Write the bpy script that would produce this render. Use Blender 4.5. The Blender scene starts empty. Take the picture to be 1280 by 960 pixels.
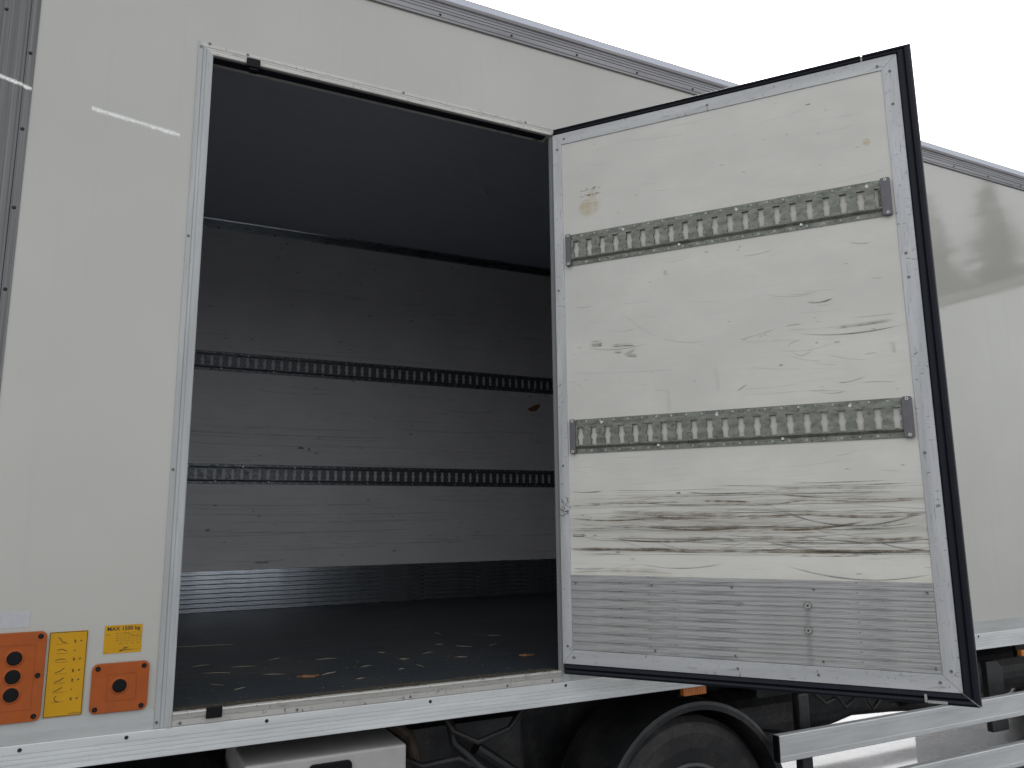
import bpy, bmesh, math, random
import numpy as np
from mathutils import Matrix, Vector, Quaternion

random.seed(7)
rng = np.random.default_rng(11)
S = bpy.context.scene
COL = S.collection

# ------------------------------------------------------------------ camera
cam_d = bpy.data.cameras.new("camera")
cam = bpy.data.objects.new("camera", cam_d)
COL.objects.link(cam)
cam_d.sensor_width = 36.0
cam_d.lens = 967.96 / 1280 * 36.0
cam_d.clip_start = 0.05
cam_d.clip_end = 2000
_y, _p, _r = 0.4608, 0.1736, -0.0101
_F = Vector((math.sin(_y) * math.cos(_p), math.cos(_y) * math.cos(_p), math.sin(_p)))
_R0 = Vector((math.cos(_y), -math.sin(_y), 0))
_U0 = _R0.cross(_F)
_R = _R0 * math.cos(_r) + _U0 * math.sin(_r)
_U = _U0 * math.cos(_r) - _R0 * math.sin(_r)
_M = Matrix((_R, _U, -_F)).transposed().to_4x4()
_M.translation = Vector((-0.1509, -2.3496, 0.4933))
cam.matrix_world = _M
S.camera = cam

# ------------------------------------------------------------------ light
SUN_EL, SUN_AZ = math.radians(42), math.radians(38)      # azimuth from +Y towards +X
world = bpy.data.worlds.new("World")
S.world = world
world.use_nodes = True
wn = world.node_tree
wn.nodes.clear()
w_out = wn.nodes.new("ShaderNodeOutputWorld")
w_bg = wn.nodes.new("ShaderNodeBackground")
w_sky = wn.nodes.new("ShaderNodeTexSky")
w_sky.sky_type = 'NISHITA'
w_sky.sun_disc = False
w_sky.sun_elevation = SUN_EL
w_sky.sun_rotation = SUN_AZ
w_sky.air_density = 1.0
w_sky.dust_density = 6.0
w_sky.ozone_density = 1.0
w_hsv = wn.nodes.new("ShaderNodeHueSaturation")
w_hsv.inputs['Saturation'].default_value = 0.16
w_mix = wn.nodes.new("ShaderNodeMix")
w_mix.data_type = 'RGBA'
w_mix.inputs['Factor'].default_value = 0.55
w_mix.inputs['B'].default_value = (8.4, 8.6, 9.0, 1)
wn.links.new(w_sky.outputs[0], w_hsv.inputs['Color'])
wn.links.new(w_hsv.outputs[0], w_mix.inputs['A'])
wn.links.new(w_mix.outputs['Result'], w_bg.inputs['Color'])
w_bg.inputs['Strength'].default_value = 0.12
wn.links.new(w_bg.outputs[0], w_out.inputs['Surface'])

sun_d = bpy.data.lights.new("sun", 'SUN')
sun_d.energy = 1.2
sun_d.angle = math.radians(28)
sun_d.color = (1.0, 0.97, 0.93)
sun = bpy.data.objects.new("sun", sun_d)
COL.objects.link(sun)
_s = Vector((math.sin(SUN_AZ) * math.cos(SUN_EL), math.cos(SUN_AZ) * math.cos(SUN_EL), math.sin(SUN_EL)))
sun.rotation_mode = 'QUATERNION'
sun.rotation_quaternion = _s.to_track_quat('Z', 'Y')
sun.location = (6, 8, 12)

S.view_settings.view_transform = 'Standard'
S.view_settings.look = 'None'
S.view_settings.exposure = 0.72
S.view_settings.gamma = 1.0
S.view_settings.use_curve_mapping = False
S.render.engine = 'CYCLES'
S.cycles.use_denoising = True
S.cycles.max_bounces = 10
S.cycles.diffuse_bounces = 6

# ------------------------------------------------------------------ sizes (metres; z = 0 is the cargo floor, y = 0 the side wall)
GZ = -1.05                 # ground
W = 2.46                   # inside width
OW, OH = 1.184, 1.907      # side door opening
XT = -0.4576               # edge of the steel corner trim
XF, XR = -0.66, 9.0        # ends of the box
ZC = 2.312                 # ceiling
ANG = -0.9095
HX, HY = 1.1838, -0.0197   # door hinge
BASE = Vector((3.0, 1.25, GZ))

# ------------------------------------------------------------------ node helpers
def new_mat(name):
    m = bpy.data.materials.new(name)
    m.use_nodes = True
    nt = m.node_tree
    b = nt.nodes['Principled BSDF']
    return m, nt, b

def setv(b, **k):
    for key, v in k.items():
        b.inputs[key.replace('_', ' ')].default_value = v

def nd(nt, typ, **k):
    n = nt.nodes.new(typ)
    for a, v in k.items():
        setattr(n, a, v)
    return n

def lk(nt, a, b):
    nt.links.new(a, b)

def coord(nt, scale, kind='Object', rot=(0, 0, 0)):
    tc = nd(nt, 'ShaderNodeTexCoord')
    mp = nd(nt, 'ShaderNodeMapping')
    mp.inputs['Scale'].default_value = scale
    mp.inputs['Rotation'].default_value = rot
    lk(nt, tc.outputs[kind], mp.inputs['Vector'])
    return mp.outputs[0]

def noise(nt, vec, scale=1.0, detail=4, rough=0.55, dist=0.0):
    n = nd(nt, 'ShaderNodeTexNoise')
    n.inputs['Scale'].default_value = scale
    n.inputs['Detail'].default_value = detail
    n.inputs['Roughness'].default_value = rough
    n.inputs['Distortion'].default_value = dist
    lk(nt, vec, n.inputs['Vector'])
    return n.outputs['Fac']

def ramp(nt, fac, stops):
    r = nd(nt, 'ShaderNodeValToRGB')
    e = r.color_ramp.elements
    while len(e) < len(stops):
        e.new(0.5)
    for el, (p, c) in zip(e, stops):
        el.position = p
        el.color = c if isinstance(c, tuple) else (c, c, c, 1)
    lk(nt, fac, r.inputs['Fac'])
    return r.outputs['Color']

def mixc(nt, fac, a, b, mode='MIX'):
    m = nd(nt, 'ShaderNodeMix', data_type='RGBA', blend_type=mode)
    for s, v in (('Factor', fac), ('A', a), ('B', b)):
        if isinstance(v, (tuple, float, int)):
            m.inputs[s].default_value = v
        else:
            lk(nt, v, m.inputs[s])
    return m.outputs['Result']

def mth(nt, op, a, b=0.0, c=0.0, clamp=False):
    m = nd(nt, 'ShaderNodeMath', operation=op, use_clamp=clamp)
    for i, v in enumerate((a, b, c)):
        if isinstance(v, (float, int)):
            m.inputs[i].default_value = v
        else:
            lk(nt, v, m.inputs[i])
    return m.outputs[0]

def bump(nt, b, h, strength=0.2, dist=0.002):
    n = nd(nt, 'ShaderNodeBump')
    n.inputs['Strength'].default_value = strength
    n.inputs['Distance'].default_value = dist
    lk(nt, h, n.inputs['Height'])
    lk(nt, n.outputs[0], b.inputs['Normal'])

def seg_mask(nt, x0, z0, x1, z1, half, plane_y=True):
    """soft band along a segment on the side wall: a bright reflection painted into the colour"""
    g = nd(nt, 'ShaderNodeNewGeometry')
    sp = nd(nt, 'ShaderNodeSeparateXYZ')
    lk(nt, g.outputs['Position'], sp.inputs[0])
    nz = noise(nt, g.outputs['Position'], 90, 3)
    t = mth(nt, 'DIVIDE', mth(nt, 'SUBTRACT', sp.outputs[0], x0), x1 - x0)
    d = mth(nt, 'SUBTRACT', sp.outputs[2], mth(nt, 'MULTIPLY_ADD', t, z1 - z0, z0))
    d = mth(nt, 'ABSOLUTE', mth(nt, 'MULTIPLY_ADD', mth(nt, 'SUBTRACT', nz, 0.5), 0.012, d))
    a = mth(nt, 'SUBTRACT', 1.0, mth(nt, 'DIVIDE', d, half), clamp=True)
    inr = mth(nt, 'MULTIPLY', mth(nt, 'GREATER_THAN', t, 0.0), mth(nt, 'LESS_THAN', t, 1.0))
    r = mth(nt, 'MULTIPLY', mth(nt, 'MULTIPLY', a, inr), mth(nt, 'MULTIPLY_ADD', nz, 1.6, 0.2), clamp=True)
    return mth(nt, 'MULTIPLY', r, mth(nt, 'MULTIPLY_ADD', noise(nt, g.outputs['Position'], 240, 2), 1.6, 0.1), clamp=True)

# ------------------------------------------------------------------ materials
MT = {}
def mat_gelcoat():
    m, nt, b = new_mat('glossy_white_gelcoat')
    v = coord(nt, (1, 1, 1))
    big = noise(nt, v, 1.3, 3)
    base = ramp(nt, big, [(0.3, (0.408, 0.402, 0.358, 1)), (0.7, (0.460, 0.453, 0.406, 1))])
    streak = noise(nt, coord(nt, (26, 1, 0.9)), 1.0, 4, 0.6)
    base = mixc(nt, ramp(nt, streak, [(0.56, 0.0), (0.75, 0.22)]), base, (0.36, 0.355, 0.315, 1))
    fine = noise(nt, coord(nt, (1, 1, 1)), 160, 2)
    base = mixc(nt, ramp(nt, fine, [(0.70, 0.0), (0.76, 0.30)]), base, (0.30, 0.28, 0.25, 1))
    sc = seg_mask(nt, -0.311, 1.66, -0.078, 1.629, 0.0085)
    base = mixc(nt, sc, base, (0.93, 0.93, 0.90, 1))  # pale streak: reflection of a bright source, painted into the wall colour
    lk(nt, base, b.inputs['Base Color'])
    rg = ramp(nt, noise(nt, v, 3.5, 4), [(0.3, 0.035), (0.7, 0.075)])
    lk(nt, rg, b.inputs['Roughness'])
    setv(b, IOR=1.8)
    h = noise(nt, coord(nt, (1.6, 1, 1.2)), 1.5, 2)
    bump(nt, b, h, 0.06, 0.01)
    return m
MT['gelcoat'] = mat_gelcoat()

def mat_aluminium(name, c, metallic=0.25, rough=0.42, dirt=0.5, axis=0, grime=(0.13, 0.125, 0.12, 1), scuff=None):
    scuff = dirt if scuff is None else scuff
    m, nt, b = new_mat(name)
    s1 = [60, 60, 60]; s2 = [14, 14, 14]
    for k in ((2,) if axis == 2 else (0, 1)):
        s1[k] = 3; s2[k] = 1.2
    n1 = noise(nt, coord(nt, tuple(s1)), 6.0, 4, 0.6)
    n2 = noise(nt, coord(nt, tuple(s2)), 2.0, 4, 0.6)
    base = mixc(nt, ramp(nt, n2, [(0.35, 0.0), (0.75, 1.0)]), tuple(c) + (1,), tuple(x * 0.80 for x in c) + (1,))
    base = mixc(nt, ramp(nt, n1, [(0.60, 0.0), (0.72, dirt)]), base, grime)
    s3 = [9, 9, 9]
    for k in ((2,) if axis == 2 else (0, 1)):
        s3[k] = 26          # scuffs across the profile
    n3 = noise(nt, coord(nt, tuple(s3)), 5.0, 5, 0.7)
    n4 = noise(nt, coord(nt, (4, 4, 4)), 2.0, 2)
    f3 = mth(nt, 'MULTIPLY', ramp(nt, n3, [(0.615, 0.0), (0.65, 1.0)]), ramp(nt, n4, [(0.40, 0.0), (0.55, scuff)]))
    base = mixc(nt, f3, base, tuple(x * 0.5 for x in grime[:3]) + (1,))
    lk(nt, base, b.inputs['Base Color'])
    lk(nt, ramp(nt, n2, [(0.3, rough - 0.1), (0.7, rough + 0.14)]), b.inputs['Roughness'])
    setv(b, Metallic=metallic)
    bump(nt, b, n1, 0.12, 0.001)
    return m
MT['alu'] = mat_aluminium('worn_aluminium', (0.49, 0.495, 0.50), 0.2, 0.42, 0.9, 2)
MT['alu_u'] = mat_aluminium('worn_aluminium_horizontal', (0.48, 0.485, 0.485), 0.2, 0.42, 0.95, 0)
MT['rail_alu'] = mat_aluminium('clean_rail_aluminium', (0.70, 0.715, 0.71), 0.2, 0.40, 0.15, 0)
MT['jamb'] = mat_aluminium('frame_aluminium', (0.43, 0.445, 0.44), 0.25, 0.42, 0.35, 2, (0.22, 0.20, 0.16, 1), 0.10)
MT['sill'] = mat_aluminium('dirty_sill_aluminium', (0.55, 0.54, 0.50), 0.2, 0.5, 0.95, 0, (0.09, 0.075, 0.05, 1))
MT['strip'] = mat_aluminium('matt_grey_strip', (0.50, 0.51, 0.50), 0.1, 0.5, 0.15, 0)
MT['roofrail'] = mat_aluminium('grey_roof_rail', (0.29, 0.285, 0.295), 0.3, 0.45, 0.25, 0)

def mat_kick(name, c, dark, metallic, rough, runs=None):
    m, nt, b = new_mat(name)
    n1 = noise(nt, coord(nt, (2.2, 2.2, 60)), 3.0, 6, 0.65)
    n2 = noise(nt, coord(nt, (1.2, 1.2, 5)), 3.0, 4, 0.6)
    base = mixc(nt, ramp(nt, n1, [(0.45, 0.0), (0.72, 0.85)]), c, dark)
    base = mixc(nt, ramp(nt, n2, [(0.5, 0.0), (0.8, 0.5)]), base, tuple(x * 0.6 for x in c[:3]) + (1,))
    spots = noise(nt, coord(nt, (22, 22, 60)), 2.5, 3)
    base = mixc(nt, ramp(nt, spots, [(0.70, 0.0), (0.73, 0.9)]), base, (0.05, 0.05, 0.05, 1))
    if runs:
        g = nd(nt, 'ShaderNodeNewGeometry')
        sp = nd(nt, 'ShaderNodeSeparateXYZ')
        lk(nt, g.outputs['Position'], sp.inputs[0])
        wob = noise(nt, g.outputs['Position'], 30, 2)
        d = mth(nt, 'ABSOLUTE', mth(nt, 'MULTIPLY_ADD', mth(nt, 'SUBTRACT', wob, 0.5), 0.006, mth(nt, 'SUBTRACT', sp.outputs[0], runs)))
        f = mth(nt, 'SUBTRACT', 1.0, mth(nt, 'DIVIDE', d, 0.0075), clamp=True)
        f = mth(nt, 'MULTIPLY', f, mth(nt, 'LESS_THAN', sp.outputs[2], 0.235))
        base = mixc(nt, mth(nt, 'MULTIPLY', f, 0.40), base, (0.14, 0.14, 0.145, 1))
    lk(nt, base, b.inputs['Base Color'])
    lk(nt, ramp(nt, n1, [(0.3, rough), (0.7, rough + 0.2)]), b.inputs['Roughness'])
    setv(b, Metallic=metallic)
    bump(nt, b, n1, 0.15, 0.001)
    return m
MT['kick'] = mat_kick('scuffed_kick_aluminium', (0.41, 0.407, 0.395, 1), (0.125, 0.125, 0.125, 1), 0.3, 0.36, HX + 0.775 * math.cos(ANG))
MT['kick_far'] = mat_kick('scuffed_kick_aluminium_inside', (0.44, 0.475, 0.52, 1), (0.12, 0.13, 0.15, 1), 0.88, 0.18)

def mat_lining(name, c, rough, grain, k=1.0):
    m, nt, b = new_mat(name)
    a = nd(nt, 'ShaderNodeAttribute', attribute_name='wear')
    sp = nd(nt, 'ShaderNodeSeparateColor')
    lk(nt, a.outputs['Color'], sp.inputs[0])
    fine = noise(nt, coord(nt, (3, 3, 90)), 2.0, 6, 0.7)
    cloud = noise(nt, coord(nt, (1.6, 1.6, 2.6)), 2.2, 4, 0.6)
    speck = noise(nt, coord(nt, (60, 60, 90)), 1.4, 3, 0.6)
    big = noise(nt, coord(nt, (3.0, 3.0, 5.0)), 1.3, 3)
    base = mixc(nt, ramp(nt, cloud, [(0.30, 0.0), (0.72, 1.0)]), c, tuple(x * 0.88 for x in c[:3]) + (1,))
    base = mixc(nt, ramp(nt, fine, [(0.50, 0.0), (0.78, grain)]), base, tuple(x * 0.48 for x in c[:3]) + (1,))
    sf = mth(nt, 'MULTIPLY', ramp(nt, speck, [(0.66, 0.0), (0.72, 0.8)]), ramp(nt, big, [(0.48, 0.0), (0.66, grain * 1.6)]), clamp=True)
    base = mixc(nt, sf, base, (0.13, 0.12, 0.11, 1))
    base = mixc(nt, mth(nt, 'MULTIPLY', a.outputs['Alpha'], ramp(nt, cloud, [(0.28, 0.45), (0.72, 1.0)])), base, tuple(x * 0.77 for x in c[:3]) + (1,))
    # grime with a broken, hairy edge
    hair = noise(nt, coord(nt, (9, 9, 420)), 1.0, 5, 0.75)
    hairf = ramp(nt, hair, [(0.30, 0.55), (0.62, 1.25)])
    grit = noise(nt, coord(nt, (420, 420, 420)), 1.0, 2, 0.6)
    gr = mth(nt, 'MULTIPLY', mth(nt, 'MULTIPLY', mth(nt, 'MULTIPLY', sp.outputs[1], 1.35), hairf), ramp(nt, grit, [(0.32, 0.6), (0.6, 1.1)]), clamp=True)
    base = mixc(nt, gr, base, (0.125, 0.092, 0.052, 1))
    base = mixc(nt, mth(nt, 'MULTIPLY', sp.outputs[2], ramp(nt, grit, [(0.35, 0.3), (0.6, 1.0)]), clamp=True), base, (0.43, 0.335, 0.17, 1))
    dk = mth(nt, 'MULTIPLY', sp.outputs[0], ramp(nt, grit, [(0.30, 0.65), (0.6, 1.15)]), clamp=True)
    base = mixc(nt, dk, base, (0.035, 0.033, 0.03, 1))
    lk(nt, base, b.inputs['Base Color'])
    lk(nt, mth(nt, 'MULTIPLY_ADD', sp.outputs[1], 0.25, rough, clamp=True), b.inputs['Roughness'])
    bump(nt, b, fine, 0.10, 0.001)
    return m
MT['lining'] = mat_lining('scuffed_white_lining', (0.72, 0.708, 0.645, 1), 0.42, 0.30)
MT['lining_far'] = mat_lining('grey_white_inner_lining', (0.72, 0.715, 0.725, 1), 0.50, 0.36)

def mat_ceiling():
    m, nt, b = new_mat('dull_ceiling_lining')
    n = noise(nt, coord(nt, (2, 30, 30)), 1.6, 5, 0.65)
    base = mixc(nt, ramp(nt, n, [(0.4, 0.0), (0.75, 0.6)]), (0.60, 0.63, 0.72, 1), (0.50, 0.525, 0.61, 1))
    lk(nt, base, b.inputs['Base Color'])
    setv(b, Roughness=0.42)
    return m
MT['ceiling'] = mat_ceiling()

def mat_zinc(name, c1, c2, metallic=0.55, rough=0.45):
    m, nt, b = new_mat(name)
    n = noise(nt, coord(nt, (16, 16, 40)), 1.6, 6, 0.7)
    n2 = noise(nt, coord(nt, (90, 90, 90)), 1.0, 3)
    base = mixc(nt, ramp(nt, n, [(0.32, 0.0), (0.68, 1.0)]), c1, c2)
    base = mixc(nt, ramp(nt, n2, [(0.58, 0.0), (0.70, 0.75)]), base, tuple(x * 0.25 for x in c1[:3]) + (1,))
    lk(nt, base, b.inputs['Base Color'])
    lk(nt, ramp(nt, n, [(0.3, rough - 0.1), (0.7, rough + 0.15)]), b.inputs['Roughness'])
    setv(b, Metallic=metallic)
    bump(nt, b, n, 0.2, 0.001)
    return m
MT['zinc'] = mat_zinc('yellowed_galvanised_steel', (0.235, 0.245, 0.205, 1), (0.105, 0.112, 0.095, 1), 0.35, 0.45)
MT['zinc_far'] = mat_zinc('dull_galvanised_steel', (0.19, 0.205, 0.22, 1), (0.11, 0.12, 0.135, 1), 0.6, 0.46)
MT['rivet'] = mat_zinc('bright_rivet_steel', (0.62, 0.62, 0.60, 1), (0.45, 0.45, 0.44, 1), 0.5, 0.35)

def mat_plain(name, c, rough=0.5, metallic=0.0, var=0.25, scale=40, bs=0.1, dust=0.0):
    m, nt, b = new_mat(name)
    n = noise(nt, coord(nt, (1, 1, 1)), scale, 4, 0.6)
    col = mixc(nt, ramp(nt, n, [(0.35, 0.0), (0.7, 1.0)]), tuple(c) + (1,), tuple(x * (1 - var) for x in c) + (1,))
    if dust:
        d1 = noise(nt, coord(nt, (1, 1, 1)), 5, 6, 0.7)
        d2 = noise(nt, coord(nt, (1, 1, 1)), 70, 3, 0.7)
        f = mth(nt, 'MULTIPLY', ramp(nt, d1, [(0.42, 0.0), (0.70, dust)]), ramp(nt, d2, [(0.35, 0.2), (0.6, 1.0)]))
        col = mixc(nt, f, col, (0.115, 0.108, 0.098, 1))
    lk(nt, col, b.inputs['Base Color'])
    setv(b, Roughness=rough, Metallic=metallic)
    if bs:
        bump(nt, b, n, bs, 0.002)
    return m
MT['rubber'] = mat_plain('black_seal_rubber', (0.0085, 0.0095, 0.016), 0.5, 0, 0.3, 25)
MT['rubber'].node_tree.nodes['Principled BSDF'].inputs['Specular IOR Level'].default_value = 0.22
MT['black'] = mat_plain('black_plastic', (0.006, 0.006, 0.007), 0.45, 0, 0.2, 60)
MT['black'].node_tree.nodes['Principled BSDF'].inputs['Specular IOR Level'].default_value = 0.15
MT['flap'] = mat_plain('torn_pale_lining', (0.85, 0.82, 0.74), 0.7, 0, 0.1, 60)
MT['cap'] = mat_plain('grey_end_cap_plastic', (0.13, 0.125, 0.135), 0.5, 0, 0.2, 60)
MT['screw'] = mat_plain('dull_screw_steel', (0.30, 0.295, 0.285), 0.4, 0.4, 0.5, 300, 0)
MT['edge'] = mat_plain('dark_slot_edge', (0.055, 0.055, 0.045), 0.6, 0, 0.4, 90, 0)  # darker colour for the inner walls of the slots
MT['bolt'] = mat_plain('steel_bolt_head', (0.40, 0.39, 0.37), 0.4, 0.6, 0.4, 200, 0)
MT['dark_hole'] = mat_plain('screw_recess', (0.012, 0.011, 0.01), 0.7, 0, 0.2, 60, 0)
MT['orange'] = mat_plain('orange_rubber_plate', (0.40, 0.092, 0.018), 0.6, 0, 0.14, 30, 0.1, 0.15)
MT['orange_dark'] = mat_plain('orange_plate_emboss', (0.36, 0.075, 0.010), 0.5, 0, 0.14, 30)
MT['orange'].node_tree.nodes['Principled BSDF'].inputs['Specular IOR Level'].default_value = 0.2
MT['yellow'] = mat_plain('yellow_sticker_film', (0.58, 0.305, 0.012), 0.55, 0, 0.10, 20, 0)
MT['yellow'].node_tree.nodes['Principled BSDF'].inputs['Specular IOR Level'].default_value = 0.2
MT['ink'] = mat_plain('sticker_ink', (0.035, 0.025, 0.012), 0.5, 0, 0.2, 60, 0)
MT['ink_soft'] = mat_plain('faded_sticker_ink', (0.30, 0.17, 0.02), 0.5, 0, 0.2, 60, 0)
MT['faded'] = mat_plain('faded_white_sticker', (0.50, 0.50, 0.52), 0.55, 0, 0.12, 90, 0)
MT['chassis'] = mat_plain('black_chassis_paint', (0.012, 0.013, 0.016), 0.5, 0, 0.5, 12, 0.1, 0.55)
MT['tyre'] = mat_plain('tyre_rubber', (0.022, 0.022, 0.023), 0.65, 0, 0.35, 30, 0.1, 0.55)
MT['fender'] = mat_plain('black_mudguard_plastic', (0.015, 0.016, 0.018), 0.5, 0, 0.3, 18, 0.1, 0.55)
MT['rim'] = mat_plain('dirty_rim_steel', (0.12, 0.12, 0.12), 0.5, 0.5, 0.4, 20, 0.1, 0.55)
MT['rust'] = mat_plain('rusty_tube', (0.11, 0.075, 0.055), 0.7, 0.2, 0.5, 25)
MT['guard'] = mat_aluminium('side_guard_aluminium', (0.60, 0.61, 0.605), 0.25, 0.40, 0.15, 0)
MT['box_grey'] = mat_plain('grey_painted_box', (0.42, 0.415, 0.39), 0.45, 0, 0.15, 9)
MT['roof'] = mat_plain('roof_white', (0.6, 0.6, 0.58), 0.4, 0, 0.15, 5)
MT['splinter'] = mat_plain('pale_wood', (0.31, 0.26, 0.185), 0.7, 0, 0.35, 120)
MT['chip'] = mat_plain('orange_brown_wood', (0.27, 0.135, 0.06), 0.7, 0, 0.4, 80)
MT['mud'] = mat_plain('dried_mud', (0.085, 0.072, 0.052), 0.9, 0, 0.55, 60)
MT['dust'] = mat_plain('dust_crumbs', (0.20, 0.17, 0.13), 0.8, 0, 0.5, 80)

def mat_steel():
    m, nt, b = new_mat('brushed_stainless_steel')
    n = noise(nt, coord(nt, (140, 140, 0.7)), 2.0, 4, 0.6)
    n2 = noise(nt, coord(nt, (6, 6, 1.3)), 1.5, 3)
    base = mixc(nt, ramp(nt, n, [(0.3, 0.0), (0.75, 1.0)]), (0.15, 0.152, 0.15, 1), (0.06, 0.061, 0.06, 1))
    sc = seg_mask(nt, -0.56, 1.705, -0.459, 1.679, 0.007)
    base = mixc(nt, sc, base, (0.95, 0.94, 0.88, 1))  # the same bright reflection carried on in the steel colour
    lk(nt, base, b.inputs['Base Color'])
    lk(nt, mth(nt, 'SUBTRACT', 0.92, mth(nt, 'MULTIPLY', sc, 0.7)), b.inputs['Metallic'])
    lk(nt, ramp(nt, n2, [(0.3, 0.17), (0.7, 0.30)]), b.inputs['Roughness'])
    bump(nt, b, n, 0.06, 0.001)
    return m
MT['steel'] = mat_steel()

def mat_amber():
    m, nt, b = new_mat('amber_lens')
    w = noise(nt, coord(nt, (160, 8, 8)), 1.0, 1)
    lk(nt, mixc(nt, ramp(nt, w, [(0.4, 0.0), (0.6, 1.0)]), (0.55, 0.17, 0.02, 1), (0.36, 0.10, 0.012, 1)), b.inputs['Base Color'])
    setv(b, Roughness=0.2)
    bump(nt, b, w, 0.4, 0.003)
    return m
MT['amber'] = mat_amber()

def mat_floor():
    m, nt, b = new_mat('dark_cargo_floor')
    n1 = noise(nt, coord(nt, (2.0, 34, 1)), 2.0, 6, 0.7)
    n2 = noise(nt, coord(nt, (1.5, 1.8, 1)), 2.0, 4)
    sp = noise(nt, coord(nt, (150, 220, 1)), 1.0, 3)
    base = mixc(nt, ramp(nt, n1, [(0.3, 0.0), (0.75, 1.0)]), (0.016, 0.023, 0.031, 1), (0.036, 0.043, 0.049, 1))
    base = mixc(nt, ramp(nt, n2, [(0.45, 0.0), (0.75, 0.5)]), base, (0.066, 0.062, 0.054, 1))
    base = mixc(nt, ramp(nt, sp, [(0.68, 0.0), (0.74, 0.6)]), base, (0.16, 0.13, 0.09, 1))
    lk(nt, base, b.inputs['Base Color'])
    lk(nt, ramp(nt, n1, [(0.3, 0.42), (0.7, 0.62)]), b.inputs['Roughness'])
    bump(nt, b, n1, 0.25, 0.002)
    return m
MT['floor'] = mat_floor()

def mat_asphalt():
    m, nt, b = new_mat('wet_asphalt')
    v = coord(nt, (1, 1, 1))
    agg = noise(nt, v, 30, 6, 0.8)
    pud = noise(nt, v, 0.55, 4, 0.55)
    base = mixc(nt, ramp(nt, agg, [(0.35, 0.0), (0.7, 1.0)]), (0.075, 0.076, 0.078, 1), (0.19, 0.19, 0.188, 1))
    lk(nt, base, b.inputs['Base Color'])
    lk(nt, ramp(nt, pud, [(0.40, 0.07), (0.62, 0.16)]), b.inputs['Roughness'])
    setv(b, IOR=1.55, Coat_Weight=0.8, Coat_Roughness=0.06)
    h = mth(nt, 'MULTIPLY', agg, ramp(nt, pud, [(0.38, 0.25), (0.62, 1.0)]))
    bump(nt, b, h, 1.0, 0.022)
    return m
MT['asphalt'] = mat_asphalt()

def mat_leaf():
    m, nt, b = new_mat('conifer_needles')
    n = noise(nt, coord(nt, (1, 1, 1)), 2.2, 4)
    lk(nt, mixc(nt, ramp(nt, n, [(0.35, 0.0), (0.7, 1.0)]), (0.028, 0.045, 0.024, 1), (0.06, 0.08, 0.035, 1)), b.inputs['Base Color'])
    setv(b, Roughness=0.8)
    return m
MT['needles'] = mat_leaf()
MT['bark'] = mat_plain('bark', (0.07, 0.055, 0.045), 0.9, 0, 0.4, 8)
MT['mirror_wall'] = mat_plain('added_mirror_cladding', (0.97, 0.97, 0.96), 0.10, 1.0, 0.02, 2, 0)  # mirror finish added so the unseen building brightens the side panel's reflection

# ------------------------------------------------------------------ mesh builder
def T_side(u, v, o):            # on the side wall, o outwards (towards -y)
    return (u, -o, v)
def T_far(u, v, o):             # on the far inner wall, o into the box
    return (u, W - o, v)
_c, _sn = math.cos(ANG), math.sin(ANG)
def T_door(u, v, o):            # on the inner face of the open door
    return (HX + u * _c + o * _sn, HY + u * _sn - o * _c, v)
def T_id(x, y, z):
    return (x, y, z)

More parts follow.
